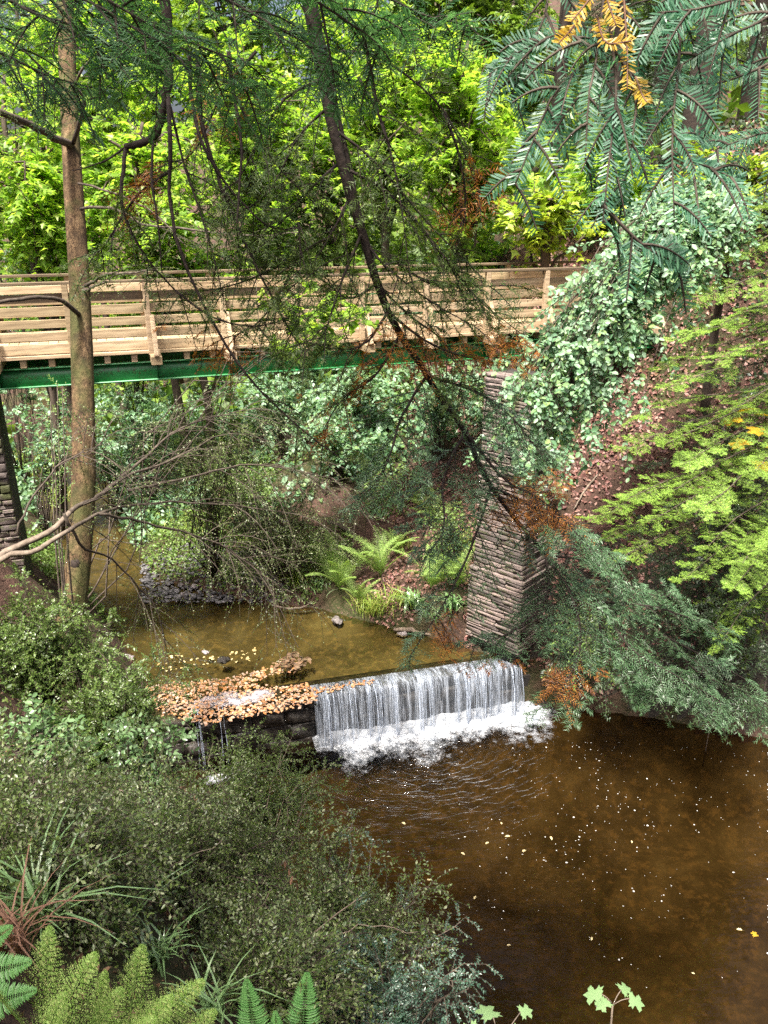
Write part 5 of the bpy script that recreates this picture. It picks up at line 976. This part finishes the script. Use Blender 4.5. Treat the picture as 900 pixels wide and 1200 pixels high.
seedling('maple seedling with pale leaves just entering the bottom edge, left of the other', (585, 1225, 3.2), [(578, 1192, 3.2, .085, 120), (560, 1205, 3.15, .07, 190), (610, 1186, 3.25, .055, 20), (600, 1205, 3.2, .05, -40)])
# yellow leaved plant on the right slope
p_ = W(888, 505, 11.6); seedling('plant with large golden yellow leaves at the right edge among hemlock sprays', (890, 510, 11.6), [(868, 490, 11.5, .28, 170), (880, 478, 11.5, .26, 110), (895, 485, 11.5, .26, 60), (885, 500, 11.4, .26, -100), (890, 540, 11.4, .26, -90), (872, 515, 11.4, .24, -150), (900, 520, 11.4, .24, -30)], 'yellow_shrub', 'shrub', mplg)
# ------------------------------------------------------------------ stones, sticks, drift and floating leaves
rk = []
for k in range(7):
    m = MB(); m.add(*lump((0, 0, 0), (1, .8, .5), 60+k, 3, .75)); rk.append((m.mesh('rock', M['rock']), m.mesh('rock', M['wetstone'])))
def rock(label, px, py, z, sc, wet=0, group=None, name='rock', flat=1):
    p = PZ(px, py, z); o = bpy.data.objects.new(name, rk[rng.integers(7)][wet]); COL.objects.link(o); o.location = p; o.scale = (sc, sc*rng.uniform(.8, 1.1), sc*flat); o.rotation_euler = (rng.normal(0, .2), rng.normal(0, .2), rng.uniform(0, 6.28)); return tag(o, label, 'rock', group)
rock('pale stone breaking the surface left in the upper stream', 152, 771, ZU, .10); rock('flat grey stone in the upper stream beside the twig tips', 240, 764, ZU, .09, 0, None, 'rock', .6)
rock('lone brown stone in the upper stream just above the leaf mat', 262, 774, ZU, .13, 1); rock('grey stone at the stream edge under the pale ferns', 395, 728, ZU+.02, .16); rock('rounded stone at the water edge right of the bright grass', 470, 742, ZU, .13)
for k in range(14): rock('grey stone on the gravel bar across the upper stream', rng.uniform(185, 320), rng.uniform(662, 702), ZU+.03, rng.uniform(.06, .15), 0, 'stones of the gravel bar')
for lab, px, py, sc in [('dark wet stone in the corner between waterfall and right bank', 632, 828, .3)]: rock(lab, px, py, .0, sc, 1)
m = MB(); pts = [PZ(rng.uniform(165, 340), rng.uniform(655, 706), ZU+.02) for _ in range(1100)]; me = rk[0][0]; tv = np.empty(len(me.vertices)*3); 
bm_ = bmesh.new(); bmesh.ops.create_icosphere(bm_, subdivisions=1, radius=1); tv = np.array([v.co[:] for v in bm_.verts]); tf = np.array([[l.index for l in f.verts] for f in bm_.faces]); bm_.free()
for p in pts: m.add(tv*rng.uniform(.02, .06)*A(1.2, .9, .6)*rng.uniform(.8, 1.2, tv.shape)+A(p[0], p[1], max(p[2], float(gz(p[0], p[1]))+.01) if True else 0), tf)
tag(m.obj('gravel', M['pebble']), 'grey gravel bar on the far side of the upper stream', kind='stuff')
def stick(label, pts, r, mat='pale', name='driftwood'):
    P = smooth(pts, 12); P[1:-1] += rng.normal(0, r*.25, P[1:-1].shape); m = MB(); tubes(m, P, r*np.interp(np.linspace(0, 1, 12), [0, .5, 1], [.7, 1, .4]), 7); o = P.mean(0); return tag(m.obj(name, M[mat], None, True, o), label, 'driftwood')
stick('bleached driftwood pole lying at the stream edge below the far bank plants', [PZ(462, 737, ZU+.06), PZ(480, 739, ZU+.07), PZ(505, 744, ZU+.03)], .05)
stick('curved root at the far water edge left of the bright grass', [PZ(318, 708, ZU+.1), PZ(335, 713, ZU+.05), PZ(352, 712, ZU+.1), PZ(365, 705, ZU+.25)], .025, 'pale')
stick('dark dead branch standing on the far bank beside the pier', [hit(473, 640), hit(473, 640)+A(.05, 0, .5), hit(473, 640)+A(-.05, 0, .9), hit(473, 640)+A(.25, 0, 1.5)], .025, 'bark')
stick('mossy short log lying on the brown far bank', [hit(398, 622)+A(-.25, 0, .25), hit(402, 625)+A(0, 0, .12), hit(408, 632)+A(.2, -.1, .05)], .07, 'cover_' if False else 'twig')
stick('pale stick on the leaf litter of the right slope', [hit(700, 560)+A(0, 0, .05), hit(685, 580)+A(0, 0, .06), hit(672, 600)+A(0, 0, .05)], .022)
# leaf mat caught on the dry half of the weir
def drift(name, label, poly_pts, n, L, mat, z, hump=.018):
    poly_ = np.array([PZ(*q, z)[:2] for q in poly_pts]); lo, hi = poly_.min(0), poly_.max(0); x = rng.uniform(lo[0], hi[0], n*3); y = rng.uniform(lo[1], hi[1], n*3); r_ = np.zeros(len(x), bool)
    for a, b in zip(poly_, np.roll(poly_, -1, 0)): r_ ^= ((a[1] > y) != (b[1] > y)) & (x < (b[0]-a[0])*(y-a[1])/(b[1]-a[1]+1e-9)+a[0])
    x, y = x[r_][:n], y[r_][:n]; k = len(x); m = MB(); nr = nz(ups(k)+rng.normal(0, .28, (k, 3))); p = np.stack([x, y, z+.008+rng.uniform(0, hump, k)], 1); Ls = L*rng.uniform(.6, 1.3, k); scatter(m, T_OVAL, p, nz(rng.normal(0, 1, (k, 3))*A(1, 1, .1)), nr, Ls, Ls*.75); return tag(m.obj(name, M[mat]), label, kind='stuff')
drift('leaf_drift', 'orange and tan fallen leaves matted on the dry crest of the weir', [(165, 805), (215, 800), (262, 797), (300, 788), (330, 775), (345, 768), (360, 776), (352, 786), (325, 790), (290, 803), (330, 806), (358, 802), (376, 812), (366, 826), (310, 838), (240, 850), (190, 838)], 1800, .062, 'orangeleaf', ZU)
drift('leaf_drift', 'clump of pale leaves and twigs at the tip of the drift in the stream', [(325, 786), (335, 770), (347, 765), (362, 776), (352, 787)], 110, .09, 'litterbrown', ZU+.02, .07)
drift('leaf_drift', 'scattered leaves floating above the weir at the left', [(185, 770), (250, 768), (300, 760), (300, 775), (240, 782), (180, 790)], 50, .07, 'paleleaf', ZU)
drift('leaf_drift', 'thin line of leaves caught along the crest left of the falling water', [(360, 806), (400, 803), (440, 797), (440, 801), (400, 808), (372, 814)], 90, .06, 'orangeleaf', ZU+.02)
c = PZ(262, 822, ZU); foam('foam', 'grey lilac foam caught among the leaves on the weir crest', c[0], c[1], 1.0, .30, wang, 130, lambda U, V: .06-.5*np.hypot(U, V)**3, .10, 14, M['scum'], ZU+.02)
# floating leaves and bubbles on the pool
fl = [maplemesh('floating_leaf', 'paleleaf'), maplemesh('floating_leaf', 'gold')]
mo = MB(); scatter(mo, T_OVAL, A([0, 0, 0]), A([1, 0, 0]), A([0, 0, 1]), 1, .55); fl.append(mo.mesh('floating_leaf', M['paleleaf']))
for px, py, L, k, lab in [(886, 1097, .085, 1, 'bright yellow floating leaf with its stalk near the right edge of the pool'), (598, 980, .09, 2, None), (573, 987, .07, 2, None), (645, 980, .08, 2, None), (612, 998, .08, 2, None), (540, 999, .075, 2, None), (588, 966, .06, 2, None), (475, 966, .08, 2, None), (500, 1031, .075, 2, None), (694, 1098, .06, 2, None), (594, 1108, .06, 2, None), (558, 1050, .07, 2, 'small pale leaf floating alone in the shade left of the pool centre'), (870, 1090, .08, 2, 'submerged looking tan leaf next to the bright yellow floating leaf'), (810, 1140, .05, 2, None), (740, 985, .05, 2, None)]:
    p = PZ(px, py, .008); o = bpy.data.objects.new('floating_leaf', fl[k]); COL.objects.link(o); o.location = p; o.scale = (L*.9,)*3; o.rotation_euler = (0, 0, rng.uniform(0, 6.28)); tag(o, lab or 'small pale yellow leaf floating on the brown pool', 'leaf', None if lab else 'pale leaves floating on the pool')
n = 680; px = np.clip(rng.normal(690, 115, n), 420, 900); py = 868+np.abs(rng.normal(0, 115, n)); m = MB(); t5 = np.array([(math.cos(a), math.sin(a), 0) for a in np.arange(6)/6*2*math.pi]+[(0, 0, .55)]); f5 = [(i, (i+1) % 6, 6) for i in range(6)]
for a, b in zip(px, py):
    if b > 1180: continue
    p = PZ(a, b, .004)
    if not inside(p[:1], p[1:2])[0] or fbm(p[:1]*1.6+p[1:2]*.5, p[1:2]*1.1, 61)[0] < rng.uniform(.3, .62): continue
    m.add(t5*rng.choice([.004, .006, .009, .014], p=[.4, .35, .2, .05])*rng.uniform(.7, 1.3, 3)*A(1, 1, 1)+p, f5)
tag(m.obj('bubbles', M['bubble']), 'small white foam bubbles drifting over the brown pool', kind='stuff')
